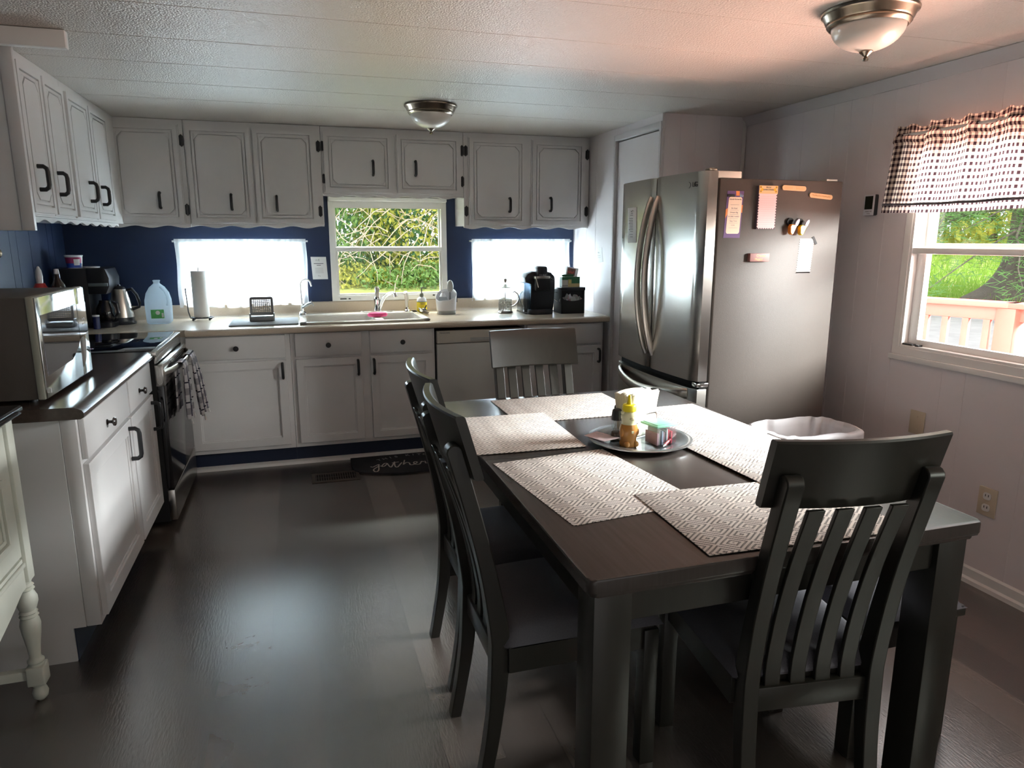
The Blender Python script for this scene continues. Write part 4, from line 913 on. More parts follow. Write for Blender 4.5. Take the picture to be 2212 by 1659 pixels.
def clip(label, a, z, colour):
    t = thing('bag_clip', label, 'magnet clip', (a, FY0, z), group='translucent magnet clips on the fridge')
    sh = lambda pts: [(a + u, z + w) for u, w in pts]
    MB(fm).prism(sh([(-0.020, -0.030), (-0.012, -0.038), (-0.002, -0.036), (0.016, 0.002), (0.012, 0.006), (-0.014, 0.010), (-0.022, 0.000)]), 0.012, 0.034, plane='xz').build('jaw', M[colour], t, bevel=0.004)
    MB(fm).prism(sh([(0.000, 0.004), (0.017, 0.000), (0.028, 0.022), (0.027, 0.034), (0.018, 0.034), (0.006, 0.022)]), 0.026, 0.034, plane='xz').build('lever', M['lens_grey'], t, bevel=0.003)
    MB(fm).cyl((a - 0.006, 0.0003, z + 0.020), (a - 0.006, 0.012, z + 0.020), 0.018).build('magnet', M['black_matte'], t)
    MB(fm).prism(sh([(-0.016, 0.004), (-0.004, 0.004), (0.006, 0.024), (-0.004, 0.030)]), 0.010, 0.028, plane='xz').build('spring', M['black_matte'], t, bevel=0.002)
clip('orange translucent magnet clip on the fridge side', 2.192, 1.508, 'orange')
clip('golden translucent magnet clip right of the orange one', 2.246, 1.505, 'gold_trans')
t = thing('paper_note', 'white zigzag edged handwritten list on the fridge, below the clips', 'note', (2.29, FY0, 1.372))
sk = lambda pts: [(a + (z - 1.372) * 0.05, z) for a, z in pts]
MB(fm).prism(sk(zig(2.248, 2.330, 1.294, 1.452, 0.0055, 0.0105)), 0.0003, 0.0012, plane='xz').build('sheet', M['paper'], t)
mb = MB(fm)
rn = random.Random(5)
for z in (1.438, 1.404, 1.396, 1.362, 1.346, 1.328, 1.318):
    q = [(2.268 + 0.044 * i / 16, 0.0015, z + 0.0022 * math.sin(i * rn.uniform(1.5, 3))) for i in range(rn.randint(7, 17))]
    mb.tube(q, 0.00055, n=4)
mb.build('handwriting', M['ink_light'], t)
MB(fm).prism([(2.318, 1.458), (2.330, 1.464), (2.352, 1.430), (2.340, 1.424)], 0.0013, 0.0022, plane='xz').build('tape', M['black_matte'], t)
t = thing('block_magnet', 'small mauve wooden block sign with gold lettering on the fridge side', 'magnet', (2.02, FY0, 1.368))
MB(fm).box(1.975, 2.078, 0.0003, 0.022, 1.350, 1.387, bev=0.001).build('block', M['mauve'], t)
text('lettering', 'Choose', 0.016, (2.032, FY0 - 0.0223, 1.376), (1, 0, 0), (0, 0, 1), M['gold'], t)
text('lettering', 'Happy', 0.016, (2.020, FY0 - 0.0223, 1.361), (1, 0, 0), (0, 0, 1), M['gold'], t)

# ------------------------------------------------------------------ ceiling lights
def ceiling_light(label, x, y):
    t = thing('ceiling_light', label, 'ceiling light', (x, y, ZC), group='flush ceiling lights')
    MB().lathe([(0.0, 0.0), (0.142, 0.0), (0.148, -0.004), (0.146, -0.010), (0.140, -0.014), (0.132, -0.032), (0.126, -0.036), (0.128, -0.042), (0.121, -0.050), (0.116, -0.052), (0.114, -0.044), (0.0, -0.040)], 56, Matrix.Translation((x, y, ZC - 0.0005))).build('metal_ring', M['bronze'], t)
    prof = [(0.1135, -0.046)] + [(0.1135 * math.cos(a), -0.046 - 0.078 * math.sin(a)) for a in [R(k) for k in range(8, 90, 6)]] + [(0.0, -0.124)]
    MB().lathe(prof, 48, Matrix.Translation((x, y, ZC))).build('glass_bowl', M['marble_glass'], t, smooth=60)
    MB().lathe([(0.0, -0.121), (0.021, -0.122), (0.021, -0.126), (0.009, -0.137), (0.005, -0.140), (0.010, -0.147), (0.008, -0.153), (0.0, -0.155)], 20, Matrix.Translation((x, y, ZC))).build('finial', M['bronze'], t)
ceiling_light('flush ceiling light over the kitchen floor, the far smaller looking one', 0.772, -0.49)
ceiling_light('flush ceiling light near the dining window, the near large looking one', 1.842, -2.53)
# ------------------------------------------------------------------ dining table
TX0, TX1, TY0, TY1, TZ = 0.540, 1.608, -3.338, -1.655, 0.760
t = thing('dining_table', 'dark brown wooden dining table set with six woven placemats', 'table', ((TX0 + TX1) / 2, (TY0 + TY1) / 2, 0))
mb = MB().prism(rrect(TX0, TX1, TY0, TY1, 0.018), TZ - 0.034, TZ, plane='xy', bev=0.006)
mb.prism(rrect(TX0 + 0.012, TX1 - 0.012, TY0 + 0.012, TY1 - 0.012, 0.014), TZ - 0.048, TZ - 0.030, plane='xy', bev=0.003)
mb.build('tabletop', M['table'], t)
LG = 0.090; IN = 0.022
ax0, ax1, ay0, ay1 = TX0 + IN, TX1 - IN, TY0 + IN, TY1 - IN
for i, (x, y) in enumerate(((ax0, ay0), (ax1 - LG, ay0), (ax0, ay1 - LG), (ax1 - LG, ay1 - LG))):
    MB().box(x, x + LG, y, y + LG, 0.0, TZ - 0.048, bev=0.003).build('leg', M['chair'], t)
MB().box(ax0 + LG, ax1 - LG, ay0 + 0.016, ay0 + 0.038, TZ - 0.128, TZ - 0.048).box(ax0 + LG, ax1 - LG, ay1 - 0.038, ay1 - 0.016, TZ - 0.128, TZ - 0.048)\
    .box(ax0 + 0.016, ax0 + 0.038, ay0 + LG, ay1 - LG, TZ - 0.128, TZ - 0.048).box(ax1 - 0.038, ax1 - 0.016, ay0 + LG, ay1 - LG, TZ - 0.128, TZ - 0.048).build('apron', M['chair'], t, bevel=0.002)
MB().box(TX0 + 0.001, TX1 - 0.001, -2.4975, -2.4955, TZ - 0.001, TZ + 0.0003).build('leaf_seam', M['black_matte'], t)

def placemat(label, c, sx, sy, rz, z):
    o = MB().box(-sx / 2, sx / 2, -sy / 2, sy / 2, 0, 0.0022, bev=0.0008).build('placemat', M['placemat'])
    o.location = (c[0], c[1], z); o.rotation_euler = (0, 0, rz)
    tag(o, label, 'placemat', 'woven placemats on the dining table')
placemat('woven placemat at the far end of the table, nearest the dishwasher', (1.043, -1.897), 0.528, 0.400, R(0.5), TZ + 0.0004)
placemat('woven placemat at the far left, in front of the farther side chair', (0.722, -2.212), 0.385, 0.485, R(-2), TZ + 0.0030)
placemat('woven placemat at the near left, beside the nearer side chair', (0.781, -2.782), 0.395, 0.528, R(6.5), TZ + 0.0004)
placemat('woven placemat at the near end, in front of the chair nearest the camera', (1.118, -3.125), 0.545, 0.392, R(-2.0), TZ + 0.0030)
placemat('woven placemat on the right side towards the camera, by the wall outlet', (1.408, -2.742), 0.365, 0.460, R(3), TZ + 0.0056)
placemat('woven placemat on the right side behind the tray, nearest the trash can', (1.430, -2.258), 0.335, 0.488, R(2.5), TZ + 0.0004)

# ------------------------------------------------------------------ chairs
def back_line(z):
    """how far the rear posts sit behind the seat's rear line, at height z"""
    if z < 0.44: q = (0.44 - z) / 0.44; return -0.060 * q ** 1.6
    q = (z - 0.44) / 0.61; return -0.145 * q ** 1.25
def make_chair():
    t = thing('dining_chair', 'x', 'chair', (0, 0, 0), group='dark slat back dining chairs')
    yb = -0.205
    def post(x):
        n = 22; zs = [0.0 + 0.955 * i / n for i in range(n + 1)]
        fr, bk_ = [], []
        for z in zs:
            y = yb + back_line(z); w = 0.040 if z > 0.3 else 0.034 + 0.006 * z / 0.3
            w2 = w + 0.010 * math.exp(-((z - 0.44) / 0.16) ** 2)
            fr.append((y + 0.008, z)); bk_.append((y - w2 + 0.008, z))
        # rounded top
        yt = yb + back_line(0.955)
        top = [(yt + 0.008 - 0.020 * (1 - math.cos(a)), 0.955 + 0.020 * math.sin(a)) for a in [R(k) for k in (30, 60, 90, 120, 150)]]
        return MB().prism(fr + top + bk_[::-1], x - 0.020, x + 0.020, plane='yz').build('rear_post', M['chair'], t, bevel=0.003)
    for x in (-0.163, 0.163): post(x)
    for x in (-0.182, 0.182): MB().box(x - 0.022, x + 0.022, 0.175, 0.219, 0, 0.415, bev=0.003).build('front_leg', M['chair'], t)
    # curved top rail standing in front of the posts
    n = 20; W = 0.203
    def ry(x, z): return yb + back_line(z) + 0.012 - 0.030 * (1 - (x / W) ** 2)
    poly_f = []; mb = MB()
    tb = bmesh.new(); rows = []
    zz = [0.888, 0.893, 0.92, 0.96, 1.00, 1.044, 1.049]
    for s_ in (0, 1):
        for z in zz:
            off = 0.024 * s_
            ins = 0.004 if z in (zz[0], zz[-1]) else 0
            sgn = ins if s_ == 0 else -ins
            rows.append([tb.verts.new((-W + 2 * W * i / n, ry(-W + 2 * W * i / n, z) + off + sgn, z)) for i in range(n + 1)])
    K = len(zz)
    for k in range(K - 1):
        for i in range(n):
            tb.faces.new((rows[k][i], rows[k][i + 1], rows[k + 1][i + 1], rows[k + 1][i]))
            tb.faces.new((rows[K + k][i], rows[K + k][i + 1], rows[K + k + 1][i + 1], rows[K + k + 1][i]))
        for i in (0, n): tb.faces.new((rows[k][i], rows[k + 1][i], rows[K + k + 1][i], rows[K + k][i]))
    for k in (0, K - 1):
        for i in range(n): tb.faces.new((rows[k][i], rows[k][i + 1], rows[K + k][i + 1], rows[K + k][i]))
    mb._merge(tb); mb.build('top_rail', M['chair'], t)
    # lower back rail and slats
    MB().box(-0.146, 0.146, yb - 0.030, yb - 0.006, 0.345, 0.408, bev=0.003).build('lower_rail', M['chair'], t)
    for x in (-0.099, -0.033, 0.033, 0.099):
        m_ = 14; tb = bmesh.new(); ring = []
        for i in range(m_ + 1):
            z = 0.400 + (0.892 - 0.400) * i / m_
            q = i / m_; y = yb + back_line(z) * 1.0 - 0.016 - 0.014 * q * (1 - (x / 0.2) ** 2) + 0.010 * math.sin(math.pi * q)
            xw = 0.020
            ring.append([tb.verts.new(p) for p in ((x - xw, y - 0.006, z), (x + xw, y - 0.006, z), (x + xw, y + 0.006, z), (x - xw, y + 0.006, z))])
        for a, b in zip(ring, ring[1:]):
            for k in range(4): tb.faces.new((a[k], a[(k + 1) % 4], b[(k + 1) % 4], b[k]))
        tb.faces.new(ring[0]); tb.faces.new(ring[-1])
        mb = MB(); mb._merge(tb); mb.build('slat', M['chair'], t, bevel=0.002)
    # seat frame and cushion
    MB().box(-0.192, 0.192, 0.185, 0.208, 0.355, 0.430).box(-0.194, -0.172, yb, 0.20, 0.355, 0.430).box(0.172, 0.194, yb, 0.20, 0.355, 0.430).box(-0.18, 0.18, yb - 0.003, yb + 0.018, 0.355, 0.43).build('seat_frame', M['chair'], t, bevel=0.002)
    def cf(u, v):
        x = -1 + 2 * u; y = -1 + 2 * v
        e = max(abs(x), abs(y)); h = 0.052 * (1 - abs(x) ** 5) ** 0.5 * (1 - abs(y) ** 5) ** 0.5
        wx = 0.212 - 0.016 * (1 - v)
        return (x * wx, 0.005 + y * 0.222, 0.428 + 0.012 + h if e < 0.999 else 0.432)
    mb = MB().grid(cf, 24, 24)
    mb.prism(rrect(-0.194, 0.194, -0.215, 0.222, 0.02), 0.425, 0.434, plane='xy')
    mb.build('seat', M['seat'], t, smooth=60)
    return t
proto = make_chair()
def place(o, x, y, rz, label):
    o.location = (x, y, 0); o.rotation_euler = (0, 0, rz); o['label'] = label
c2 = copy_tree(proto); c3 = copy_tree(proto); c4 = copy_tree(proto)
place(proto, 0.668, -2.825, R(-90), 'dark slat back chair on the left side of the table, nearer the camera')
place(c2, 0.690, -2.372, R(-90), 'dark slat back chair on the left side of the table, farther from the camera')
place(c3, 1.012, -1.895, R(180), 'dark chair at the far end of the table, in front of the dishwasher')
place(c4, 1.155, -3.105, R(-7), 'large looking dark chair at the near end of the table, its back to the camera')

# ------------------------------------------------------------------ bench on the window side
t = thing('dining_bench', 'dark wooden bench with charcoal cushion on the window side of the table', 'bench', (1.60, -2.50, 0))
BX0, BX1, BY0, BY1 = 1.405, 1.775, -3.195, -1.90
MB().box(BX0, BX1, BY0, BY1, 0.395, 0.420, bev=0.004).build('seat_board', M['chair'], t)
def bf(u, v):
    x = -1 + 2 * u; y = -1 + 2 * v
    h = 0.046 * (1 - abs(x) ** 6) ** 0.5 * (1 - abs(y) ** 16) ** 0.5
    return (1.590 + x * 0.186, (BY0 + BY1) / 2 + y * ((BY1 - BY0) / 2 + 0.002), 0.420 + h + (0.008 if max(abs(x), abs(y)) < 0.999 else 0.001))
MB().grid(bf, 20, 44).box(BX0 + 0.004, BX1 - 0.004, BY0 + 0.004, BY1 - 0.004, 0.4195, 0.426).build('cushion', M['seat'], t, smooth=60)
MB().box(BX0 + 0.02, BX0 + 0.04, BY0 + 0.06, BY1 - 0.06, 0.325, 0.395).box(BX1 - 0.04, BX1 - 0.02, BY0 + 0.06, BY1 - 0.06, 0.325, 0.395).box(BX0 + 0.06, BX1 - 0.06, BY0 + 0.02, BY0 + 0.04, 0.325, 0.395).box(BX0 + 0.06, BX1 - 0.06, BY1 - 0.04, BY1 - 0.02, 0.325, 0.395).build('apron', M['chair'], t)
for x in (BX0 + 0.012, BX1 - 0.064):
    for y in (BY0 + 0.012, BY1 - 0.064): MB().box(x, x + 0.052, y, y + 0.052, 0, 0.395, bev=0.003).build('leg', M['chair'], t)

# ------------------------------------------------------------------ tray and what stands on it
TC = (1.108, -2.452); TRZ = TZ + 0.0055
t = thing('charger_tray', 'round silver charger tray in the middle of the dining table', 'tray', (TC[0], TC[1], TRZ))
MB().lathe([(0.0, 0.0), (0.118, 0.0), (0.128, 0.003), (0.150, 0.010), (0.176, 0.012), (0.180, 0.0105), (0.180, 0.0125), (0.176, 0.0145), (0.150, 0.0125), (0.126, 0.0055), (0.116, 0.0025), (0.0, 0.0025)], 72, Matrix.Translation((TC[0], TC[1], TRZ))).build('tray_plate', M['tray'], t, smooth=50)
TS = TRZ + 0.0028
# salt and pepper
def shaker(label, x, y, contents, frac):
    t = thing('shaker', label, 'shaker', (x, y, TS), group='glass shakers on the tray')
    MB().lathe([(0.0, 0.0), (0.024, 0.0), (0.0235, 0.01), (0.018, 0.055), (0.017, 0.075)], 8, Matrix.Translation((x, y, TS)), caps=False).build('glass_body', M['clear'], t, smooth=0)
    MB().lathe([(0.0, 0.004), (0.021, 0.004), (0.0205 - 0.005 * frac, 0.004 + 0.05 * frac), (0.0, 0.006 + 0.05 * frac)], 8, Matrix.Translation((x, y, TS))).build('contents', M[contents], t, smooth=0)
    MB().lathe([(0.0, 0.072), (0.0195, 0.072), (0.0195, 0.080), (0.016, 0.106), (0.012, 0.110), (0.0, 0.111)], 20, Matrix.Translation((x, y, TS))).build('cap', M['black_plastic'], t)
M['pepper'] = mat('ground_pepper', (0.075, 0.050, 0.032), 0.9, noise=0.6, nscale=300)
M['salt'] = mat('white_salt', (0.7, 0.69, 0.67), 0.8)
shaker('glass pepper shaker with black cap at the front left of the tray', 1.030, -2.430, 'pepper', 0.5)
shaker('glass shaker with black cap tucked behind the pepper shaker', 1.062, -2.378, 'salt', 0.4)
# honey bear
hx, hy = 1.038, -2.505
t = thing('honey_bottle', 'bear shaped honey bottle with yellow squeeze cap on the tray', 'honey bottle', (hx, hy, TS))
mt = Matrix.Translation((hx, hy, TS))
MB().lathe([(0.0, 0.0), (0.027, 0.0), (0.029, 0.004), (0.030, 0.012), (0.026, 0.022), (0.029, 0.034), (0.031, 0.050), (0.030, 0.064), (0.026, 0.076), (0.0, 0.076)], 24, mt)\
    .sphere((hx - 0.016, hy - 0.022, TS + 0.010), 0.011).sphere((hx + 0.016, hy - 0.022, TS + 0.010), 0.011).sphere((hx - 0.027, hy - 0.006, TS + 0.050), 0.010, (0.8, 1, 1.6)).sphere((hx + 0.027, hy - 0.006, TS + 0.050), 0.010, (0.8, 1, 1.6)).build('honey_body', M['honey'], t, smooth=60)
MB().lathe([(0.0, 0.0765), (0.0255, 0.0765), (0.023, 0.082), (0.026, 0.092), (0.0275, 0.103), (0.024, 0.116), (0.018, 0.122), (0.0, 0.122)], 24, mt).sphere((hx - 0.022, hy, TS + 0.116), 0.008).sphere((hx + 0.022, hy, TS + 0.116), 0.008).sphere((hx, hy - 0.025, TS + 0.098), 0.008, (1.2, 0.9, 0.8)).build('head', M['honey_clear'], t, smooth=60)
MB().lathe([(0.0, 0.121), (0.0235, 0.121), (0.0235, 0.138), (0.021, 0.142), (0.010, 0.144), (0.0075, 0.150), (0.005, 0.172), (0.0035, 0.174), (0.0, 0.174)], 24, mt).build('cap', M['yellow'], t)
MB().box(hx - 0.004, hx + 0.004, hy - 0.0325, hy - 0.030, TS + 0.050, TS + 0.058).build('label_mark', M['honey_clear'], t)
# napkin holder with napkins
nx, ny = 1.118, -2.400
t = thing('napkin_holder', 'chrome wire napkin holder standing on the silver tray', 'napkin holder', (nx, ny, TS), R(22))
rt = root_matrix(t)
L = lambda p: rt @ Vector(p)
for s_ in (-1, 1):
    yy = 0.030 * s_
    MB().tube([L((-0.075, yy, 0.004)), L((-0.075, yy, 0.070)), L((-0.070, yy, 0.080)), L((0.070, yy, 0.080)), L((0.075, yy, 0.070)), L((0.075, yy, 0.004))], 0.0024, n=8).build('side_frame', M['chrome'], t)
    MB().tube([L((-0.045, yy, 0.004)), L((-0.045, yy, 0.048)), L((-0.040, yy, 0.054)), L((0.040, yy, 0.054)), L((0.045, yy, 0.048)), L((0.045, yy, 0.004))], 0.0020, n=8).build('inner_frame', M['chrome'], t)
MB().tube([L((-0.075, -0.030, 0.003)), L((0.075, -0.030, 0.003)), L((0.075, 0.030, 0.003)), L((-0.075, 0.030, 0.003))], 0.0024, n=8, closed=True).tube([L((0, -0.030, 0.003)), L((0, 0.030, 0.003))], 0.002, n=8).build('base_frame', M['chrome'], t)
mb = MB()
rn = random.Random(3)
for k in range(15):
    yy = -0.0255 + 0.0034 * k + rn.uniform(-0.0004, 0.0004); hgt = 0.150 + 0.004 * math.sin(k * 1.1) + rn.uniform(0, 0.003); lean = 0.012 * (k - 7) / 7
    def nf(u, v, yy=yy, hgt=hgt, lean=lean, k=k):
        return L((-0.070 + 0.140 * u, yy + lean * v * v * 1.4 + 0.0012 * math.sin(u * 9 + k), 0.007 + hgt * v + 0.003 * math.sin(u * 7 + k * 0.8) * v))
    mb.grid(nf, 8, 8)
o = mb.build('napkin_stack', M['napkin'], None, smooth=60, solid=0.0024, recalc=False)
tag(o, 'stack of cream paper napkins upright in the chrome holder', 'napkins'); o['kind'] = 'stuff'
# acrylic box with green lid
bx, by = 1.150, -2.508
t = thing('packet_box', 'clear acrylic box with mint green lid holding sweetener packets', 'box', (bx, by, TS), R(12))
rt = root_matrix(t); LB = lambda a: a
MB(lambda x, y, z: rt @ Vector((x, y, z))).ring(rect(-0.042, 0.042, -0.042, 0.042), rect(-0.0395, 0.0395, -0.0395, 0.0395), 0.001, 0.066, plane='xy').box(-0.042, 0.042, -0.042, 0.042, 0.0, 0.002).build('clear_body', M['clear'], t, smooth=0)
MB(lambda x, y, z: rt @ Vector((x, y, z))).box(-0.045, 0.045, -0.045, 0.045, 0.066, 0.0735, bev=0.002).box(-0.038, 0.038, -0.038, 0.038, 0.0735, 0.0755, bev=0.001).build('lid', M['mint'], t)
cols = [('pink_packet', (0.72, 0.42, 0.46)), ('white_packet', (0.75, 0.74, 0.72)), ('red_packet', (0.55, 0.03, 0.06)), ('blue_packet', (0.45, 0.55, 0.68))]
for i, (nm, c_) in enumerate(cols): M[nm] = mat(nm, c_, 0.6)
for i in range(7):
    k = ('pink_packet', 'white_packet', 'blue_packet', 'pink_packet', 'white_packet', 'red_packet', 'red_packet')[i]
    px_ = -0.030 + 0.010 * i
    o = MB(lambda x, y, z: rt @ Vector((x, y, z))).box(px_ - 0.003, px_ + 0.003, -0.032 + 0.003 * (i % 2), 0.030, 0.0025, 0.045 + 0.006 * ((i * 5) % 3), bev=0.001).build('sweetener_packet', M[k])
    tag(o, {'pink_packet': 'pink sweetener packet standing in the clear box', 'white_packet': 'white sugar packet standing in the clear box', 'blue_packet': 'pale blue sweetener packet in the clear box', 'red_packet': 'red packet at the right side of the clear box'}[k], 'packet', 'sweetener packets in the clear box')
# card, pen, red packet
o = MB().prism([(0.925, -2.395), (0.988, -2.360), (1.030, -2.458), (0.960, -2.482)], TZ + 0.0215, TZ + 0.0235, plane='xy').build('note_card', mat('pale_pink_card', (0.70, 0.55, 0.56), 0.7))
o = o; tag(o, 'pale pink card lying across the left rim of the tray', 'card')
mb = MB()
for k in range(3): mb.box(0.972, 0.992, -2.385 - 0.01 * k, -2.3835 - 0.01 * k, TZ + 0.0235, TZ + 0.0238)
o2 = mb.build('printing', M['ink_light'], o, smooth=0)
t = thing('ballpoint_pen', 'maroon and silver pen lying on the front right rim of the tray', 'pen', (1.180, -2.540, TRZ + 0.015))
p0, p1 = Vector((1.128, -2.582, TRZ + 0.014)), Vector((1.226, -2.487, TRZ + 0.0215)); q = lambda s: p0.lerp(p1, s)
MB().cyl(q(0.10), q(0.56), 0.0045, n=14).build('barrel', mat('maroon_pen', (0.30, 0.03, 0.035), 0.3), t)
MB().cyl(q(0.56), q(1.0), 0.0046, n=14).cyl(q(0.0), q(0.10), 0.001, 0.0045, n=14).build('silver_end', M['chrome'], t)
MB().box(-0.001, 0.001, -0.001, 0.001, -0.016, 0.016, M_=Matrix.Translation(q(0.85) + Vector((0, 0, 0.006))) @ (p1 - p0).to_track_quat('Z', 'Y').to_matrix().to_4x4()).build('pen_clip', M['chrome'], t)

# ------------------------------------------------------------------ trash can
t = thing('trash_can', 'oblong trash can with white bag liner between the refrigerator and the table', 'trash can', (2.155, -2.04, 0))
cx, cy = 2.155, -2.035
def can(u, v, grow=0.0):
    a = 2 * math.pi * u; k = 0.80 + 0.20 * v
    sx, sy = (0.225 * k + grow), (0.158 * k + grow)
    ca, sa = math.cos(a), math.sin(a)
    ex = 0.55
    return (cx + sx * abs(ca) ** ex * (1 if ca > 0 else -1), cy + sy * abs(sa) ** ex * (1 if sa > 0 else -1), 0.004 + 0.612 * v)
MB().grid(can, 48, 10).prism([can(i / 48, 0)[:2] for i in range(48)], 0.0, 0.006, plane='xy').build('bin', mat('light_beige_bin', (0.55, 0.47, 0.42), 0.5), t, smooth=50, solid=0.003)
rn = random.Random(9); phs = [rn.uniform(0, 6.3) for _ in range(6)]
def bag(u, v):
    a = 2 * math.pi * u
    wob = 0.004 * math.sin(9 * a + phs[0]) + 0.003 * math.sin(17 * a + phs[1])
    if v < 0.5:                       # outer skirt, from its hem up to the rim
        q = v / 0.5; p = can(u, 0.86 + 0.14 * q, 0.010 + 0.008 * (1 - q)); return (p[0] + wob, p[1] + wob, p[2] + 0.010 * q + 0.012 * math.sin(5 * a + phs[2]) * (1 - q))
    q = (v - 0.5) / 0.5               # inside, from the rim down
    p = can(u, 1 - 0.55 * q, -0.012 - 0.030 * q); return (p[0] + wob * 1.5, p[1] + wob * 1.5, p[2] + 0.010 - 0.02 * q)
MB().grid(bag, 96, 20).build('bag_liner', M['bag'], t, smooth=180, recalc=False)
# ------------------------------------------------------------------ things along the beige worktop
CT = 0.9155
# sink
t = thing('kitchen_sink', 'white double bowl drop-in sink under the window', 'sink', (0.425, 0.36, CT))
def basin(x0, x1, y0, y1, zb):
    tb = MB()
    o_ = rrect(x0, x1, y0, y1, 0.05); i_ = rrect(x0 + 0.02, x1 - 0.02, y0 + 0.02, y1 - 0.02, 0.045)
    bmx = bmesh.new()
    a = [bmx.verts.new((p[0], p[1], CT + 0.012)) for p in o_]; b = [bmx.verts.new((p[0], p[1], zb)) for p in i_]
    n = len(a)
    for k in range(n): bmx.faces.new((a[k], a[(k + 1) % n], b[(k + 1) % n], b[k]))
    bmx.faces.new(b)
    return bmx, o_
B1 = (SX0 + 0.035, 0.505, SY0 + 0.035, 0.545); B2 = (0.535, SX1 - 0.035, SY0 + 0.035, 0.545)
mb = MB()
bmx, o1 = basin(*B1, 0.76); mb._merge(bmx)
bmx, o2 = basin(*B2, 0.79); mb._merge(bmx)
mb.build('bowls', M['porcelain'], t, smooth=50, recalc=False)
mb = MB()
mb.box(SX0, B1[0] + 0.012, SY0, SY1, CT, CT + 0.014, bev=0.005).box(B2[1] - 0.012, SX1, SY0, SY1, CT, CT + 0.014, bev=0.005).box(SX0, SX1, SY0, B1[2] + 0.010, CT, CT + 0.014, bev=0.005).box(SX0, SX1, B1[3] - 0.010, SY1, CT, CT + 0.014, bev=0.005).box(B1[1] - 0.012, B2[0] + 0.012, SY0 + 0.01, SY1 - 0.01, CT, CT + 0.0125, bev=0.004)
mb.build('rim', M['porcelain'], t)
SD = CT + 0.0145
o = MB().lathe([(0.0, 0.0), (0.045, 0.002), (0.052, 0.014), (0.044, 0.026), (0.0, 0.032)], 20, Matrix.Translation((0.520, 0.30, CT + 0.013)) @ Matrix.Diagonal((1.35, 0.8, 1, 1))).build('sponge', M['pinkred'])
tag(o, 'pink scrubbing sponge on the divider of the white sink', 'sponge')
# faucet
t = thing('faucet', 'chrome sink faucet with upright lever and curved spout in front of the window', 'faucet', (0.556, 0.605, SD))
MB().prism([(0.556 + 0.125 * math.cos(a) , 0.605 + 0.030 * math.sin(a)) for a in [R(k * 10) for k in range(36)]], SD, SD + 0.009, plane='xy', bev=0.003).build('base_plate', M['chrome'], t)
MB().lathe([(0.0, 0.0), (0.030, 0.0), (0.026, 0.012), (0.023, 0.070), (0.027, 0.085), (0.022, 0.105), (0.0, 0.11)], 24, Matrix.Translation((0.556, 0.605, SD + 0.008))).build('body', M['chrome'], t)
MB().tube([(0.556, 0.605, SD + 0.105), (0.556, 0.608, SD + 0.135), (0.557, 0.614, SD + 0.170), (0.557, 0.618, SD + 0.182)], [0.010, 0.015, 0.019, 0.012], n=12).build('lever', M['nickel'], t)
MB().tube([(0.570, 0.600, SD + 0.030), (0.585, 0.585, SD + 0.075), (0.605, 0.560, SD + 0.115), (0.630, 0.525, SD + 0.137), (0.655, 0.490, SD + 0.143), (0.668, 0.472, SD + 0.140), (0.671, 0.467, SD + 0.118)], [0.016, 0.015, 0.014, 0.013, 0.013, 0.013, 0.014], n=14).build('spout', M['chrome'], t)
t = thing('side_sprayer', 'chrome side sprayer standing right of the sink faucet', 'sprayer', (0.772, 0.605, SD))
MB().lathe([(0.0, 0.0), (0.025, 0.0), (0.024, 0.008), (0.014, 0.014), (0.013, 0.030), (0.0, 0.03)], 20, Matrix.Translation((0.772, 0.605, SD))).build('base', M['chrome'], t)
MB().tube([(0.772, 0.605, SD + 0.026), (0.770, 0.605, SD + 0.090), (0.766, 0.600, SD + 0.118), (0.758, 0.590, SD + 0.140)], [0.013, 0.015, 0.016, 0.014], n=12).build('spray_head', M['nickel'], t)
t = thing('filter_faucet', 'tall thin chrome gooseneck water filter tap at the left end of the sink', 'faucet', (0.030, 0.60, SD))
MB().lathe([(0.0, 0.0), (0.030, 0.0), (0.028, 0.010), (0.014, 0.022), (0.013, 0.065), (0.016, 0.072), (0.0, 0.078)], 20, Matrix.Translation((0.030, 0.600, SD))).build('base', M['chrome'], t)
gp = [(0.030, 0.60, SD + 0.07), (0.026, 0.60, SD + 0.17)] + [(0.026 + 0.036 * (1 - math.cos(R(k))), 0.60, SD + 0.205 + 0.040 * math.sin(R(k))) for k in range(0, 165, 15)] + [(0.100, 0.60, SD + 0.195)]
MB().tube(gp, 0.0055, n=10).build('gooseneck', M['chrome'], t)
MB().tube([(0.034, 0.592, SD + 0.05), (0.075, 0.575, SD + 0.075), (0.095, 0.568, SD + 0.082)], [0.011, 0.010, 0.010], n=10).tube([(0.092, 0.568, SD + 0.098), (0.106, 0.566, SD + 0.060)], 0.004, n=8).build('lever', M['chrome'], t)
t = thing('sink_stopper', 'steel sink stopper with black knob resting by the soap bottle', 'sink stopper', (0.868, 0.48, CT))
rm = Matrix.Translation((0.872, 0.47, CT + 0.026)) @ Matrix.Rotation(R(24), 4, 'Y')
MB().lathe([(0.0, -0.014), (0.030, -0.014), (0.036, -0.004), (0.044, 0.004), (0.044, 0.008), (0.0, 0.010)], 24, rm).build('cup', M['chrome'], t)
MB().lathe([(0.0, 0.010), (0.022, 0.010), (0.016, 0.016), (0.005, 0.020), (0.0045, 0.044), (0.0, 0.046)], 16, rm).build('knob', M['black_plastic'], t)
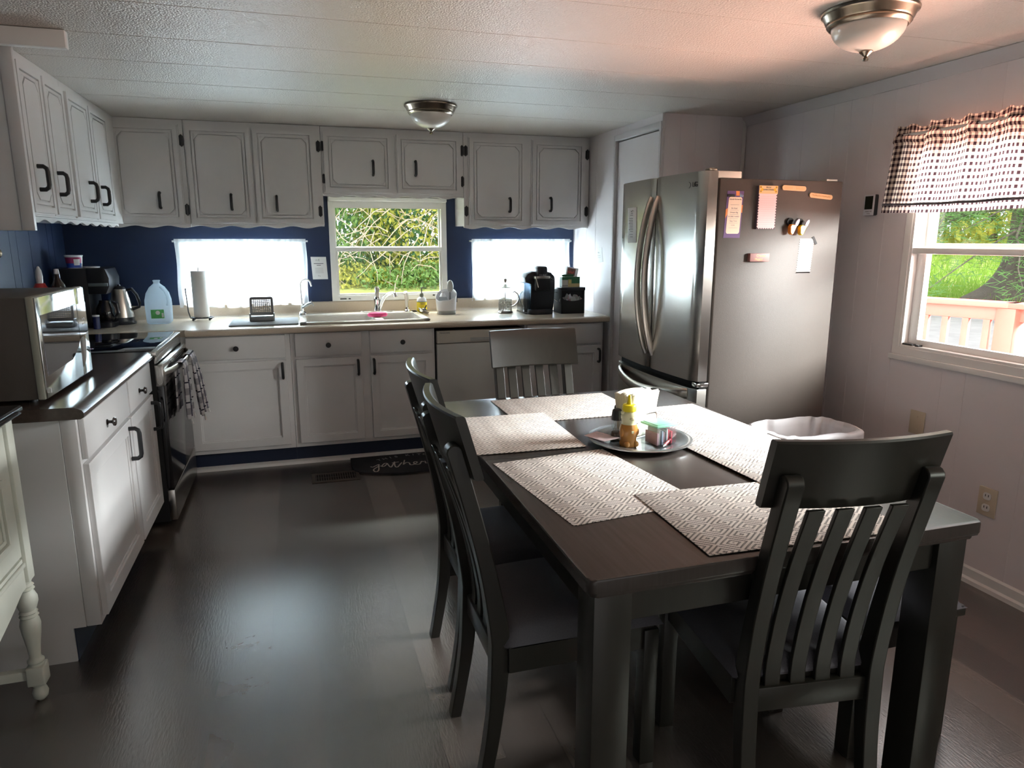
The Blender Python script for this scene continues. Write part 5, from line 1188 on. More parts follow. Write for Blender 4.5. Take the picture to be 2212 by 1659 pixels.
# soap
t = thing('soap_dispenser', 'pump bottle of yellow dish soap standing between sink and white caddy', 'soap bottle', (0.880, 0.60, CT))
mt = Matrix.Translation((0.880, 0.600, CT))
MB().lathe([(0.0, 0.0), (0.036, 0.0), (0.037, 0.006), (0.037, 0.082), (0.0, 0.083)], 24, mt).build('soap', M['yellow_soap'], t)
MB().lathe([(0.0, 0.0835), (0.037, 0.0835), (0.037, 0.092), (0.030, 0.108), (0.014, 0.118), (0.0, 0.118)], 24, mt).build('bottle_top', M['white_plastic'], t)
MB().lathe([(0.0, 0.117), (0.014, 0.118), (0.016, 0.130), (0.012, 0.142), (0.005, 0.146), (0.004, 0.182), (0.0, 0.182)], 16, mt).tube([(0.872, 0.598, CT + 0.183), (0.885, 0.598, CT + 0.184), (0.915, 0.590, CT + 0.180)], 0.004, n=8).build('pump', mat('grey_pump', (0.16, 0.17, 0.13), 0.45), t)
MB().lathe([(0.0372, 0.080), (0.0376, 0.080), (0.0376, 0.084), (0.0372, 0.084)], 24, mt, caps=False).build('label_band', M['green'], t)
text('lettering', "MEYER'S", 0.013, (0.880, 0.5622, CT + 0.068), (1, 0, 0), (0, 0, 1), M['ink'], t, squeeze=0.72)
text('lettering', 'DAY', 0.012, (0.880, 0.5622, CT + 0.022), (1, 0, 0), (0, 0, 1), M['ink'], t, squeeze=0.8)
# dish brush caddy
t = thing('brush_caddy', 'white plastic sink caddy with grey base holding bottles and a brush', 'sink caddy', (1.040, 0.47, CT))
kx, ky = 1.037, 0.47
def cad(u, v):
    a = 2 * math.pi * u; ca, sa = math.cos(a), math.sin(a)
    k = 0.90 + 0.10 * v
    x = kx + 0.074 * k * abs(ca) ** 0.7 * (1 if ca > 0 else -1); yv = ky + 0.062 * k * abs(sa) ** 0.7 * (1 if sa > 0 else -1)
    top = 0.105 + 0.068 * max(0.0, 0.5 * (1 + sa * 1.0 + 0.35 * ca)) ** 1.2 + 0.010 * ca
    return (x, yv, CT + 0.024 + (top - 0.024) * v)
MB().grid(cad, 60, 8).build('cup', M['white_plastic'], t, smooth=60, solid=0.003)
MB().prism([cad(i / 40, 0)[:2] for i in range(40)], CT, CT + 0.026, plane='xy', bev=0.004).build('base', M['lightgrey_plastic'], t)
mb = MB()
for k in range(4): mb.box(kx + 0.0735 + 0.001, kx + 0.077, ky - 0.03 + 0.017 * k, ky - 0.026 + 0.017 * k, CT + 0.085, CT + 0.120)
mb.build('drain_slots', M['gasket'], t)
o = thing('small_bottle', 'small clear bottle with white cap standing in the white caddy', 'bottle', (1.012, 0.455, CT + 0.03))
MB().lathe([(0.0, 0.0), (0.032, 0.0), (0.033, 0.075), (0.026, 0.095), (0.0, 0.096)], 18, Matrix.Translation((1.012, 0.462, CT + 0.030))).build('bottle_body', M['clear'], o)
MB().lathe([(0.0, 0.094), (0.025, 0.095), (0.016, 0.115), (0.012, 0.120), (0.012, 0.136), (0.0, 0.137)], 18, Matrix.Translation((1.012, 0.462, CT + 0.030))).build('cap', M['white_plastic'], o)
o = thing('scrub_brush', 'grey oval headed dish brush standing at the back of the white caddy', 'brush', (1.075, 0.49, CT + 0.03))
MB().sphere((1.072, 0.486, CT + 0.198), 0.026, (0.95, 0.7, 1.75)).build('brush_head', M['lightgrey_plastic'], o)
MB().tube([(1.066, 0.486, CT + 0.032), (1.070, 0.486, CT + 0.158)], 0.007, n=8).build('grip', M['grey_plastic'], o)
# french press
t = thing('french_press', 'glass coffee press with cutout steel holder, plunger raised', 'coffee press', (1.470, 0.42, CT))
fx, fy = 1.472, 0.42; mt = Matrix.Translation((fx, fy, CT))
mb = MB().lathe([(0.044, 0.012), (0.056, 0.0), (0.058, 0.004), (0.047, 0.016)], 28, mt)
for k in range(4):
    a = R(45 + 90 * k); mb.tube([(fx + 0.046 * math.cos(a), fy + 0.046 * math.sin(a), CT + 0.02), (fx + 0.060 * math.cos(a), fy + 0.060 * math.sin(a), CT + 0.004)], 0.006, n=6)
rn = random.Random(2)
for k in range(24):
    a0 = 2 * math.pi * k / 24; mb.tube([(fx + 0.0485 * math.cos(a0), fy + 0.0485 * math.sin(a0), CT + 0.014 + 0.01 * rn.random()), (fx + 0.0485 * math.cos(a0), fy + 0.0485 * math.sin(a0), CT + 0.088 + 0.014 * rn.random())], 0.0022, n=5)
for z in (0.014, 0.034, 0.052, 0.070, 0.086, 0.103):
    st = rn.randint(0, 23); ln = 24 if z in (0.014, 0.103) else 17
    mb.tube([(fx + 0.0485 * math.cos(2 * math.pi * (st + k) / 24), fy + 0.0485 * math.sin(2 * math.pi * (st + k) / 24), CT + z) for k in range(ln)], 0.0024, n=5, closed=ln == 24)
mb.build('steel_holder', M['nickel'], t)
MB().lathe([(0.0, 0.012), (0.0455, 0.012), (0.0455, 0.150)], 28, mt, caps=False).build('glass_beaker', M['clear'], t)
MB().lathe([(0.0, 0.222), (0.008, 0.220), (0.010, 0.228), (0.013, 0.238), (0.010, 0.250), (0.0, 0.254)], 18, mt).lathe([(0.0, 0.214), (0.012, 0.212), (0.030, 0.196), (0.046, 0.190), (0.046, 0.184), (0.0, 0.184)], 28, mt).build('lid', M['nickel'], t)
MB().cyl((fx, fy, CT + 0.03), (fx, fy, CT + 0.19), 0.0026, n=8).build('plunger_rod', M['chrome'], t)
MB().tube([(fx + 0.060, fy, CT + 0.146), (fx + 0.070, fy, CT + 0.156), (fx + 0.095, fy, CT + 0.138), (fx + 0.106, fy, CT + 0.105), (fx + 0.095, fy, CT + 0.074), (fx + 0.068, fy, CT + 0.050), (fx + 0.048, fy, CT + 0.046)], 0.0055, n=10).build('handle', M['nickel'], t)
# pod coffee machine
t = thing('pod_coffee_machine', 'black single cup pod coffee machine near the pantry wall', 'coffee machine', (1.690, 0.35, CT))
qx, qy = 1.690, 0.33
side = [(qx - 0.108, CT), (qx + 0.098, CT), (qx + 0.106, CT + 0.10), (qx + 0.117, CT + 0.23), (qx + 0.113, CT + 0.268), (qx + 0.085, CT + 0.298), (qx + 0.05, CT + 0.306), (qx - 0.06, CT + 0.306), (qx - 0.095, CT + 0.292), (qx - 0.117, CT + 0.262), (qx - 0.112, CT + 0.228), (qx - 0.060, CT + 0.225), (qx - 0.062, CT + 0.012), (qx - 0.108, CT + 0.012)]
MB().prism(side, qy - 0.07, qy + 0.17, plane='xz', bev=0.010).build('housing', M['black_plastic'], t)
MB().prism(rrect(qx - 0.112, qx - 0.064, qy - 0.05, qy + 0.15, 0.018), CT + 0.013, CT + 0.222, plane='xy').build('water_tank', glass_mat('tinted_tank', (0.30, 0.36, 0.42), 1.6, 0.02), t)
MB().prism([(qx + 0.098 * math.cos(R(180 + 180 * k / 16)), qy - 0.066 + 0.055 * math.sin(R(180 + 180 * k / 16))) for k in range(17)], CT, CT + 0.034, plane='xy', bev=0.004).build('drip_tray', M['black_plastic'], t)
h = MB().box(qx - 0.050, qx + 0.066, qy - 0.110, qy - 0.04, CT + 0.170, CT + 0.272, bev=0.010).build('brew_head', M['black_plastic'], t)
MB().prism(rrect(qx - 0.057, qx + 0.063, qy - 0.120, qy - 0.06, 0.02), CT + 0.256, CT + 0.274, plane='xy', bev=0.004).tube([(qx - 0.046, qy - 0.112, CT + 0.258), (qx - 0.030, qy - 0.114, CT + 0.195)], 0.003, n=6).build('silver_band', M['nickel'], h)
MB().box(qx - 0.040, qx + 0.042, qy - 0.116, qy + 0.03, CT + 0.268, CT + 0.345, bev=0.016).build('lift_handle', M['black_plastic'], h)
text('lettering', 'KEURIG', 0.016, (qx + 0.001, qy - 0.1164, CT + 0.281), (1, 0, 0), (0, 0, 1), M['lightgrey_plastic'], h)
for k in range(3): MB().cyl((qx + 0.072 + 0.012 * k, qy - 0.0745, CT + 0.262 - 0.006 * k), (qx + 0.072 + 0.012 * k, qy - 0.069, CT + 0.262 - 0.006 * k), 0.0035, n=10).build('button', M['lightgrey_plastic'], t)
MB().tube([(qx + 0.10, qy + 0.06, CT + 0.008), (1.86, qy + 0.07, CT + 0.006), (1.93, qy + 0.10, CT + 0.006)], 0.004, n=8).build('power_cord', M['black_plastic'], t)
# pod bin with boxes
t = thing('pod_bin', 'black square bin of coffee pods at the right end of the worktop', 'storage bin', (1.930, 0.28, CT))
bx0, bx1, by0, by1 = 1.838, 2.020, 0.215, 0.380
mb = MB().box(bx0, bx0 + 0.006, by0, by1, CT, CT + 0.185).box(bx1 - 0.006, bx1, by0, by1, CT, CT + 0.185).box(bx0, bx1, by1 - 0.006, by1, CT, CT + 0.185).box(bx0, bx1, by0, by1, CT, CT + 0.006)
arch = [(bx0, CT), (bx1, CT), (bx1, CT + 0.118)] + [((bx0 + bx1) / 2 + 0.083 * math.cos(R(a)), CT + 0.118 - 0.026 * math.sin(R(a))) for a in range(0, 181, 12)] + [(bx0, CT + 0.118)]
mb.prism(arch, by0, by0 + 0.006, plane='xz')
mb.build('bin_body', M['black_matte'], t, bevel=0.002)
MB().box(bx0 - 0.004, bx1 + 0.004, by0 - 0.004, by1 + 0.004, CT + 0.168, CT + 0.190, bev=0.004).build('lid', M['black_plastic'], t)
MB().box(bx0 - 0.001, bx1 + 0.001, by0 + 0.03, by0 + 0.036, CT + 0.12, CT + 0.169).build('inner_panel', M['black_matte'], t)
MB().tube([(bx0 + 0.002, 0.30, CT + 0.150), (bx0 - 0.025, 0.30, CT + 0.152), (bx0 - 0.042, 0.30, CT + 0.135), (bx0 - 0.034, 0.30, CT + 0.108), (bx0, 0.30, CT + 0.085)], 0.004, n=8).build('side_loop', M['chrome'], t)
rn = random.Random(8)
for k in range(9):
    px_ = bx0 + 0.024 + 0.0165 * k; pz = CT + 0.098 + (0.020 if k in (2, 3, 6) else 0.0)
    o = thing('coffee_pod', 'foil topped coffee pod in the opening of the black bin', 'coffee pod', (px_, by0 + 0.032, pz), group='coffee pods in the black bin')
    rm = Matrix.Translation((px_, by0 + 0.034, pz)) @ Matrix.Rotation(rn.uniform(-1.2, 1.2), 4, 'Z') @ Matrix.Rotation(R(80 + rn.uniform(-25, 25)), 4, 'X')
    MB().lathe([(0.0, -0.018), (0.015, -0.018), (0.020, 0.016), (0.0, 0.016)], 14, rm).build('cup', M['white_plastic'] if k % 2 else M['pink_packet'], o)
    MB().lathe([(0.0, 0.0162), (0.0225, 0.0162), (0.0225, 0.0178), (0.0, 0.0178)], 14, rm).build('foil_lid', M['lightgrey_plastic'], o)
    break_ = None
BZ = CT + 0.1905
t = thing('tea_box', 'green and tan tea box standing on top of the black pod bin', 'tea box', (1.930, 0.28, BZ))
MB().box(1.856, 1.996, 0.255, 0.310, BZ, BZ + 0.073).build('carton', M['green'], t)
MB().box(1.856, 1.902, 0.2545, 0.2552, BZ + 0.001, BZ + 0.052).build('white_panel', mat('pale_print', (0.48, 0.46, 0.40), 0.6), t)
MB().box(1.902, 1.995, 0.2545, 0.2552, BZ + 0.001, BZ + 0.026).box(1.904, 1.930, 0.2540, 0.2550, BZ + 0.026, BZ + 0.056).build('tan_panel', M['tan'], t)
MB().box(1.909, 1.926, 0.2536, 0.2545, BZ + 0.028, BZ + 0.048).build('yellow_tag', mat('yellow_print', (0.60, 0.55, 0.16), 0.6), t)
MB().box(1.874, 1.964, 0.30, 0.312, BZ + 0.074, BZ + 0.089).build('open_flap', M['green'], t)
mb = MB(); [mb.box(1.859 + 0.009 * k, 1.864 + 0.009 * k, 0.2542, 0.2547, BZ + 0.006, BZ + 0.014) for k in range(5)]; mb.build('printing', M['ink'], t)
t = thing('tea_box', 'taller white box with red berry picture leaning behind the green tea box', 'tea box', (1.96, 0.34, BZ))
rm = Matrix.Translation((1.950, 0.340, BZ + 0.070)) @ Matrix.Rotation(R(11), 4, 'Y')
MB().box(-0.044, 0.048, -0.022, 0.022, -0.058, 0.070, M_=rm).build('carton', M['paper'], t)
MB().box(-0.036, 0.026, -0.0228, -0.0218, 0.012, 0.062, M_=rm).build('picture', mat('dark_berry_print', (0.16, 0.07, 0.05), 0.6, noise=0.9, nscale=60), t)
mb = MB(); rn = random.Random(4)
for k in range(6):
    c = rm @ Vector((-0.028 + 0.008 * k, -0.0235, 0.028 + 0.022 * rn.random())); mb.sphere(c, 0.007, (1, 0.2, 1), 10, 6)
mb.build('berries', mat('berry_red', (0.45, 0.08, 0.05), 0.5), t)

# drying mat and perforated rack
t = thing('drying_mat', 'grey dish drying mat lying left of the sink', 'drying mat', (-0.215, 0.28, CT))
MB().prism(rrect(-0.420, -0.002, 0.095, 0.480, 0.012), CT, CT + 0.008, plane='xy', bev=0.003).build('mat_pad', mat('grey_mat_fabric', (0.20, 0.205, 0.215), 0.85, bump=0.3, bscale=300), t)
t = thing('folding_stand', 'small grey folding stand with a perforated upright panel on the drying mat', 'stand', (-0.225, 0.33, CT + 0.008))
gz = CT + 0.0085
MB().box(-0.302, -0.152, 0.270, 0.385, gz, gz + 0.030, bev=0.010).build('base', M['grey_plastic'], t)
MB().box(-0.306, -0.298, 0.290, 0.345, gz, gz + 0.050, bev=0.004).box(-0.158, -0.150, 0.290, 0.345, gz, gz + 0.050, bev=0.004).build('hinge_cheek', M['grey_plastic'], t)
tm = Matrix.Translation((-0.228, 0.320, gz + 0.036)) @ Matrix.Rotation(R(-8), 4, 'X')
mb = MB(lambda x, y, z: tm @ Vector((x, y, z)))
mb.ring(rrect(-0.073, 0.073, 0.0, 0.120, 0.014), rrect(-0.060, 0.060, 0.018, 0.104, 0.003), -0.004, 0.004, plane='xz')
nxh, nzh = 10, 8
wx, wz = 0.120 / nxh, 0.086 / nzh
for i in range(nxh + 1): mb.box(-0.060 + wx * i - 0.0022, -0.060 + wx * i + 0.0022, -0.003, 0.003, 0.018, 0.104)
for j in range(nzh + 1): mb.box(-0.060, 0.060, -0.003, 0.003, 0.018 + wz * j - 0.0022, 0.018 + wz * j + 0.0022)
mb.build('perforated_panel', M['grey_plastic'], t, smooth=0)
# paper towel on a wire stand
t = thing('paper_towel_stand', 'black wire paper towel stand on the worktop by the wide curtain', 'paper towel holder', (-0.620, 0.54, CT))
tx, ty = -0.620, 0.545
ring_ = [(tx + 0.072 * math.cos(2 * math.pi * k / 28), ty + 0.060 * math.sin(2 * math.pi * k / 28), CT + 0.018) for k in range(28)]
mb = MB().tube(ring_, 0.0035, n=8, closed=True).tube([(tx - 0.07, ty, CT + 0.018), (tx + 0.07, ty, CT + 0.018)], 0.003, n=8).tube([(tx, ty - 0.058, CT + 0.018), (tx, ty + 0.058, CT + 0.018)], 0.003, n=8)
for k in range(4):
    a = R(45 + 90 * k); mb.sphere((tx + 0.072 * math.cos(a), ty + 0.060 * math.sin(a), CT + 0.008), 0.0078, u=10, v=8)
mb.build('wire_base', M['black'], t)
MB().tube([(tx, ty, CT + 0.018), (tx, ty, CT + 0.352)], 0.0035, n=8).build('centre_rod', M['black'], t)
MB().tube([(tx - 0.072, ty, CT + 0.018), (tx - 0.082, ty, CT + 0.060), (tx - 0.088, ty, CT + 0.190), (tx - 0.088, ty, CT + 0.215)], [0.004, 0.004, 0.004, 0.006], n=8).build('side_arm', M['black'], t)
o = MB().lathe([(0.012, 0.0), (0.048, 0.0), (0.049, 0.003), (0.049, 0.302), (0.047, 0.305), (0.012, 0.305)], 40, Matrix.Translation((tx, ty, CT + 0.0225)), caps=False).build('paper_towel_roll', M['towel_paper'])
tag(o, 'white paper towel roll upright on the black wire stand', 'paper towels')
# water jug
t = thing('water_jug', 'translucent gallon water jug with green label by the navy wall', 'jug', (-0.862, 0.45, CT))
jx, jy = -0.862, 0.45
sq = lambda a: 1.0 / (abs(math.cos(a)) ** 5 + abs(math.sin(a)) ** 5) ** (1 / 5) * 0.94
MB().lathe([(0.0, 0.0), (0.066, 0.0), (0.076, 0.008), (0.078, 0.030), (0.080, 0.120), (0.079, 0.150), (0.068, 0.195), (0.046, 0.232), (0.025, 0.250), (0.019, 0.256), (0.019, 0.268), (0.022, 0.270), (0.022, 0.276), (0.017, 0.278)], 40, Matrix.Translation((jx, jy, CT)), caps=False, sq=sq).build('jug_body', M['jug'], t, smooth=60)
MB().tube([(jx + 0.030, jy - 0.045, CT + 0.238), (jx + 0.056, jy - 0.062, CT + 0.214), (jx + 0.070, jy - 0.070, CT + 0.180), (jx + 0.073, jy - 0.072, CT + 0.145), (jx + 0.066, jy - 0.068, CT + 0.118)], 0.011, n=10).build('grip', M['jug'], t)
lb = MB().box(jx - 0.036, jx + 0.040, jy - 0.0790, jy - 0.0765, CT + 0.038, CT + 0.094).build('label', mat('green_label', (0.10, 0.42, 0.13), 0.5, noise=0.4, nscale=50), t)
MB().cyl((jx + 0.004, jy - 0.0797, CT + 0.074), (jx + 0.004, jy - 0.0788, CT + 0.074), 0.013).box(jx + 0.026, jx + 0.037, jy - 0.0797, jy - 0.0788, CT + 0.044, CT + 0.072).build('label_print', M['paper'], lb)
# kettle
t = thing('electric_kettle', 'brushed steel electric kettle with black handle on the worktop corner', 'kettle', (-1.075, 0.47, CT))
vx, vy = -1.085, 0.47; mt = Matrix.Translation((vx, vy, CT))
MB().lathe([(0.0, 0.0), (0.080, 0.0), (0.082, 0.010), (0.072, 0.020), (0.070, 0.044), (0.0, 0.044)], 32, mt).build('base', M['black_plastic'], t)
MB().lathe([(0.0, 0.045), (0.072, 0.045), (0.071, 0.058), (0.058, 0.140), (0.044, 0.212), (0.040, 0.222), (0.0, 0.224)], 40, mt).build('steel_body', M['nickel'], t)
MB().lathe([(0.0, 0.223), (0.038, 0.223), (0.030, 0.236), (0.010, 0.242), (0.008, 0.252), (0.0, 0.254)], 24, mt).build('lid', M['black_plastic'], t)
MB().tube([(vx + 0.038, vy, CT + 0.214), (vx + 0.072, vy - 0.006, CT + 0.222), (vx + 0.098, vy - 0.008, CT + 0.185), (vx + 0.112, vy - 0.010, CT + 0.130), (vx + 0.108, vy - 0.010, CT + 0.108), (vx + 0.066, vy - 0.004, CT + 0.092)], [0.010, 0.011, 0.010, 0.010, 0.009, 0.009], n=10).build('handle', M['black_plastic'], t)
# coffee maker
t = thing('drip_coffee_maker', 'big black coffee maker with flat top in the dark back left corner', 'coffee maker', (-1.25, 0.40, CT))
MB().box(-1.395, -1.215, 0.30, 0.58, CT, CT + 0.360, bev=0.006).build('tower', M['black_plastic'], t)
MB().prism([(-1.216, CT + 0.205), (-1.120, CT + 0.205), (-1.098, CT + 0.250), (-1.095, CT + 0.300), (-1.112, CT + 0.355), (-1.125, CT + 0.362), (-1.216, CT + 0.362)], 0.29, 0.56, plane='xz', bev=0.004).build('brew_head', M['black_plastic'], t)
MB().box(-1.210, -1.104, 0.282, 0.288, CT + 0.252, CT + 0.272, bev=0.002).build('silver_strip', mat('dim_steel', (0.20, 0.24, 0.25), 0.35, metal=0.6), t)
MB().prism(rrect(-1.216, -1.09, 0.27, 0.56, 0.03), CT, CT + 0.030, plane='xy').build('warming_base', M['black_plastic'], t)
MB().lathe([(0.0, 0.032), (0.050, 0.032), (0.058, 0.060), (0.054, 0.110), (0.036, 0.145), (0.034, 0.160), (0.0, 0.162)], 28, Matrix.Translation((-1.155, 0.40, CT))).build('carafe', M['black_glass'], t)
MB().tube([(-1.108, 0.37, CT + 0.150), (-1.080, 0.35, CT + 0.140), (-1.076, 0.345, CT + 0.085), (-1.100, 0.365, CT + 0.060)], 0.009, n=8).build('carafe_handle', M['black_plastic'], t)
t = thing('plastic_tub', 'red, white and blue printed plastic tub on top of the black coffee maker', 'tub', (-1.300, 0.37, CT + 0.362))
mt = Matrix.Translation((-1.296, 0.385, CT + 0.3605))
MB().lathe([(0.0, 0.0), (0.040, 0.0), (0.047, 0.070), (0.050, 0.072), (0.050, 0.078), (0.045, 0.078), (0.038, 0.004), (0.0, 0.004)], 32, mt).build('tub_body', M['white_plastic'], t)
def band(a0, a1, z0, z1, m, nm, r=0.0006):
    rr = lambda z: 0.040 + 0.007 * z / 0.07 + r
    n = 14
    MB().grid(lambda u, v: (-1.296 + rr(z0 + (z1 - z0) * v) * math.cos(R(a0 + (a1 - a0) * u)), 0.385 + rr(z0 + (z1 - z0) * v) * math.sin(R(a0 + (a1 - a0) * u)), CT + 0.3605 + z0 + (z1 - z0) * v), n, 2).build(nm, M[m], t, smooth=60)
band(205, 345, 0.030, 0.066, 'magenta', 'red_print'); band(205, 345, 0.003, 0.030, 'blue', 'blue_print'); band(282, 325, 0.018, 0.055, 'paper', 'white_print', 0.0012)
o = MB().lathe([(0.0, 0.0), (0.045, 0.0), (0.047, 0.003), (0.047, 0.007), (0.0, 0.007)], 32, Matrix.Translation((-1.200, 0.36, CT + 0.3605 + 0.0025))).build('tub_lid', M['white_plastic'])
tag(o, 'flat white tub lid lying beside the printed tub', 'lid')
o = thing('small_jar', 'small dark blue jar with white lid by the coffee maker', 'jar', (-1.16, 0.235, CT))
MB().lathe([(0.0, 0.0), (0.019, 0.0), (0.019, 0.075), (0.0, 0.075)], 20, Matrix.Translation((-1.175, 0.225, CT))).build('jar_body', mat('dark_blue_jar', (0.012, 0.02, 0.11), 0.4), o)
MB().lathe([(0.0, 0.0752), (0.020, 0.0752), (0.020, 0.084), (0.0, 0.085)], 20, Matrix.Translation((-1.175, 0.225, CT))).build('lid', M['white_plastic'], o)
# bottles on the far end of the brown worktop, behind the microwave
o = thing('sauce_bottle', 'red squeeze bottle with white tip showing over the microwave', 'bottle', (-1.10, -1.05, CT))
MB().lathe([(0.0, 0.0), (0.030, 0.0), (0.031, 0.22), (0.028, 0.325), (0.018, 0.345), (0.0, 0.346)], 20, Matrix.Translation((-1.075, -1.00, CT))).build('bottle_body', M['red'], o)
MB().lathe([(0.0, 0.345), (0.012, 0.345), (0.014, 0.375), (0.012, 0.400), (0.004, 0.418), (0.0, 0.419)], 16, Matrix.Translation((-1.075, -1.00, CT))).build('spout', M['white_plastic'], o)
o = thing('vinegar_bottle', 'dark brown bottle with white label right of the red squeeze bottle', 'bottle', (-1.02, -0.95, CT))
MB().lathe([(0.0, 0.0), (0.031, 0.0), (0.032, 0.30), (0.026, 0.335), (0.012, 0.362), (0.011, 0.382), (0.0, 0.383)], 20, Matrix.Translation((-1.018, -0.96, CT))).build('bottle_body', mat('dark_brown_glass', (0.02, 0.012, 0.01), 0.2), o)
MB().lathe([(0.0, 0.3835), (0.011, 0.3835), (0.009, 0.405), (0.0, 0.406)], 14, Matrix.Translation((-1.018, -0.96, CT))).build('cap', M['white_plastic'], o)
MB().prism([(-1.010, CT + 0.270), (-0.968, CT + 0.270), (-0.988, CT + 0.322), (-1.000, CT + 0.330)], -0.998, -0.994, plane='xz').build('label', M['paper'], o)
# ------------------------------------------------------------------ floor items
t = thing('floor_register', 'brown metal floor vent beside the black kitchen rug', 'floor vent', (0.163, -0.275, 0))
MB().ring(rect(0.020, 0.308, -0.362, -0.190), rect(0.042, 0.286, -0.336, -0.216), 0.0003, 0.005, plane='xy').build('frame', M['brown_metal'], t, bevel=0.001)
MB().box(0.042, 0.286, -0.336, -0.216, 0.0003, 0.0009).build('duct', M['dark_hole'], t)
mb = MB()
for k in range(17): mb.box(0.0445 + 0.0145 * k, 0.0485 + 0.0145 * k, -0.336, -0.216, 0.001, 0.0045)
mb.box(0.042, 0.286, -0.278, -0.274, 0.001, 0.004)
mb.build('louvres', M['brown_metal'], t, smooth=0)
t = thing('kitchen_rug', 'black half round kitchen rug with cream script lettering by the sink cabinets', 'rug', (0.66, -0.14, 0))
c_, hw = 0.672, 0.395
poly = [(c_ - hw, 0.052), (c_ - hw, -0.150)] + [(c_ + hw * math.cos(R(a)) * (1.0 if True else 1), -0.150 - 0.198 * abs(math.sin(R(a))) ** 0.75) for a in range(188, 353, 6)] + [(c_ + hw, -0.150), (c_ + hw, 0.052)]
MB().prism(poly, 0.0003, 0.011, plane='xy', bev=0.003).build('mat_body', M['rug'], t)
strokes = [[(0.388, -0.171), (0.401, -0.184), (0.428, -0.155), (0.445, -0.14), (0.439, -0.17), (0.434, -0.233), (0.422, -0.277), (0.405, -0.279), (0.399, -0.245), (0.412, -0.214), (0.44, -0.179), (0.459, -0.178)],
 [(0.496, -0.127), (0.479, -0.134), (0.458, -0.184), (0.472, -0.19), (0.492, -0.154), (0.499, -0.133), (0.504, -0.19), (0.514, -0.219), (0.53, -0.174), (0.55, -0.114)],
 [(0.548, -0.115), (0.541, -0.203), (0.552, -0.23), (0.583, -0.165), (0.593, -0.144)], [(0.53, -0.135), (0.576, -0.124)], [(0.618, -0.097), (0.597, -0.188)],
 [(0.597, -0.188), (0.622, -0.152), (0.639, -0.168), (0.64, -0.207), (0.662, -0.205), (0.690, -0.170), (0.684, -0.150), (0.668, -0.165), (0.672, -0.205), (0.700, -0.210), (0.722, -0.155), (0.728, -0.165), (0.745, -0.160), (0.742, -0.200), (0.765, -0.195)]]
def smooth_pts(p, n=4):
    out = []
    for i in range(len(p) - 1):
        p0 = Vector(p[max(i - 1, 0)]); p1 = Vector(p[i]); p2 = Vector(p[i + 1]); p3 = Vector(p[min(i + 2, len(p) - 1)])
        for k in range(n):
            s = k / n; out.append(0.5 * ((2 * p1) + (-p0 + p2) * s + (2 * p0 - 5 * p1 + 4 * p2 - p3) * s * s + (-p0 + 3 * p1 - 3 * p2 + p3) * s ** 3))
    out.append(Vector(p[-1])); return out
mb = MB()
for st in strokes: mb.tube([(v.x, v.y, 0.0112) for v in smooth_pts(st)], 0.0048, n=6, flat=(0.25, 1))
mb.build('script_lettering', M['chalk'], t)
mb = MB()
for k, ch in enumerate('THIS KITCHEN'):
    if ch == ' ': continue
    u = (k - 5.5) / 5.5; x = 0.672 + 0.215 * u; yv = 0.006 - 0.055 * u * u; a = -0.36 * u
    text('lettering', ch, 0.048, (x, yv, 0.0114), (math.cos(a), math.sin(a), 0), (-math.sin(a), math.cos(a), 0), M['ink_light'], t)

# ------------------------------------------------------------------ antique cabinet at the left edge
t = thing('sideboard', 'antique white cabinet with black top and turned legs at the left edge', 'sideboard', (-1.04, -2.85, 0))
DX0, DX1, DY0, DY1 = -1.27, -0.842, -3.55, -2.178
MB().box(DX0, DX1 - 0.018, DY0, DY1, 0.42, 0.925).build('body', M['antique'], t)
MB().prism([(DX0 - 0.01, 0.926), (DX1 + 0.012, 0.926), (DX1 + 0.020, 0.932), (DX1 + 0.014, 0.938), (DX1 + 0.024, 0.943), (DX1 + 0.024, 0.952), (DX1 + 0.018, 0.957), (DX0 - 0.01, 0.957)], DY0 - 0.03, DY1 + 0.028, plane='xz').build('top', mat('glossy_black_top', (0.012, 0.012, 0.014), 0.14, spec=0.6), t, bevel=0.001)
for y in (DY1 - 0.026, DY0 + 0.026):
    for x in (DX1 - 0.022, DX0 + 0.022):
        MB().box(x - 0.024, x + 0.024, y - 0.024, y + 0.024, 0.415, 0.925, bev=0.003).build('corner_post', M['antique'], t)
        prof = [(0.0, 0.0), (0.010, 0.001), (0.020, 0.012), (0.023, 0.028), (0.018, 0.044), (0.012, 0.050), (0.020, 0.054), (0.021, 0.060)]
        up = [(0.021, 0.125), (0.017, 0.130), (0.024, 0.136), (0.024, 0.142), (0.019, 0.147), (0.016, 0.155), (0.019, 0.190), (0.026, 0.235), (0.029, 0.265), (0.026, 0.282), (0.020, 0.290), (0.027, 0.295), (0.020, 0.301), (0.026, 0.307), (0.020, 0.314), (0.024, 0.320), (0.030, 0.340), (0.030, 0.356), (0.023, 0.374), (0.018, 0.380), (0.026, 0.385), (0.019, 0.391), (0.025, 0.397), (0.018, 0.404), (0.022, 0.416)]
        MB().lathe(prof, 24, Matrix.Translation((x, y, 0))).box(x - 0.026, x + 0.026, y - 0.026, y + 0.026, 0.060, 0.125, bev=0.005).lathe(up, 24, Matrix.Translation((x, y, 0))).build('leg', M['antique'], t, smooth=50)
for y in (DY1 - 0.026, DY0 + 0.026): MB().box(DX0 + 0.046, DX1 - 0.046, y - 0.013, y + 0.013, 0.078, 0.110, bev=0.003).build('stretcher', M['antique'], t)
dm = left_map(DX1 - 0.018)
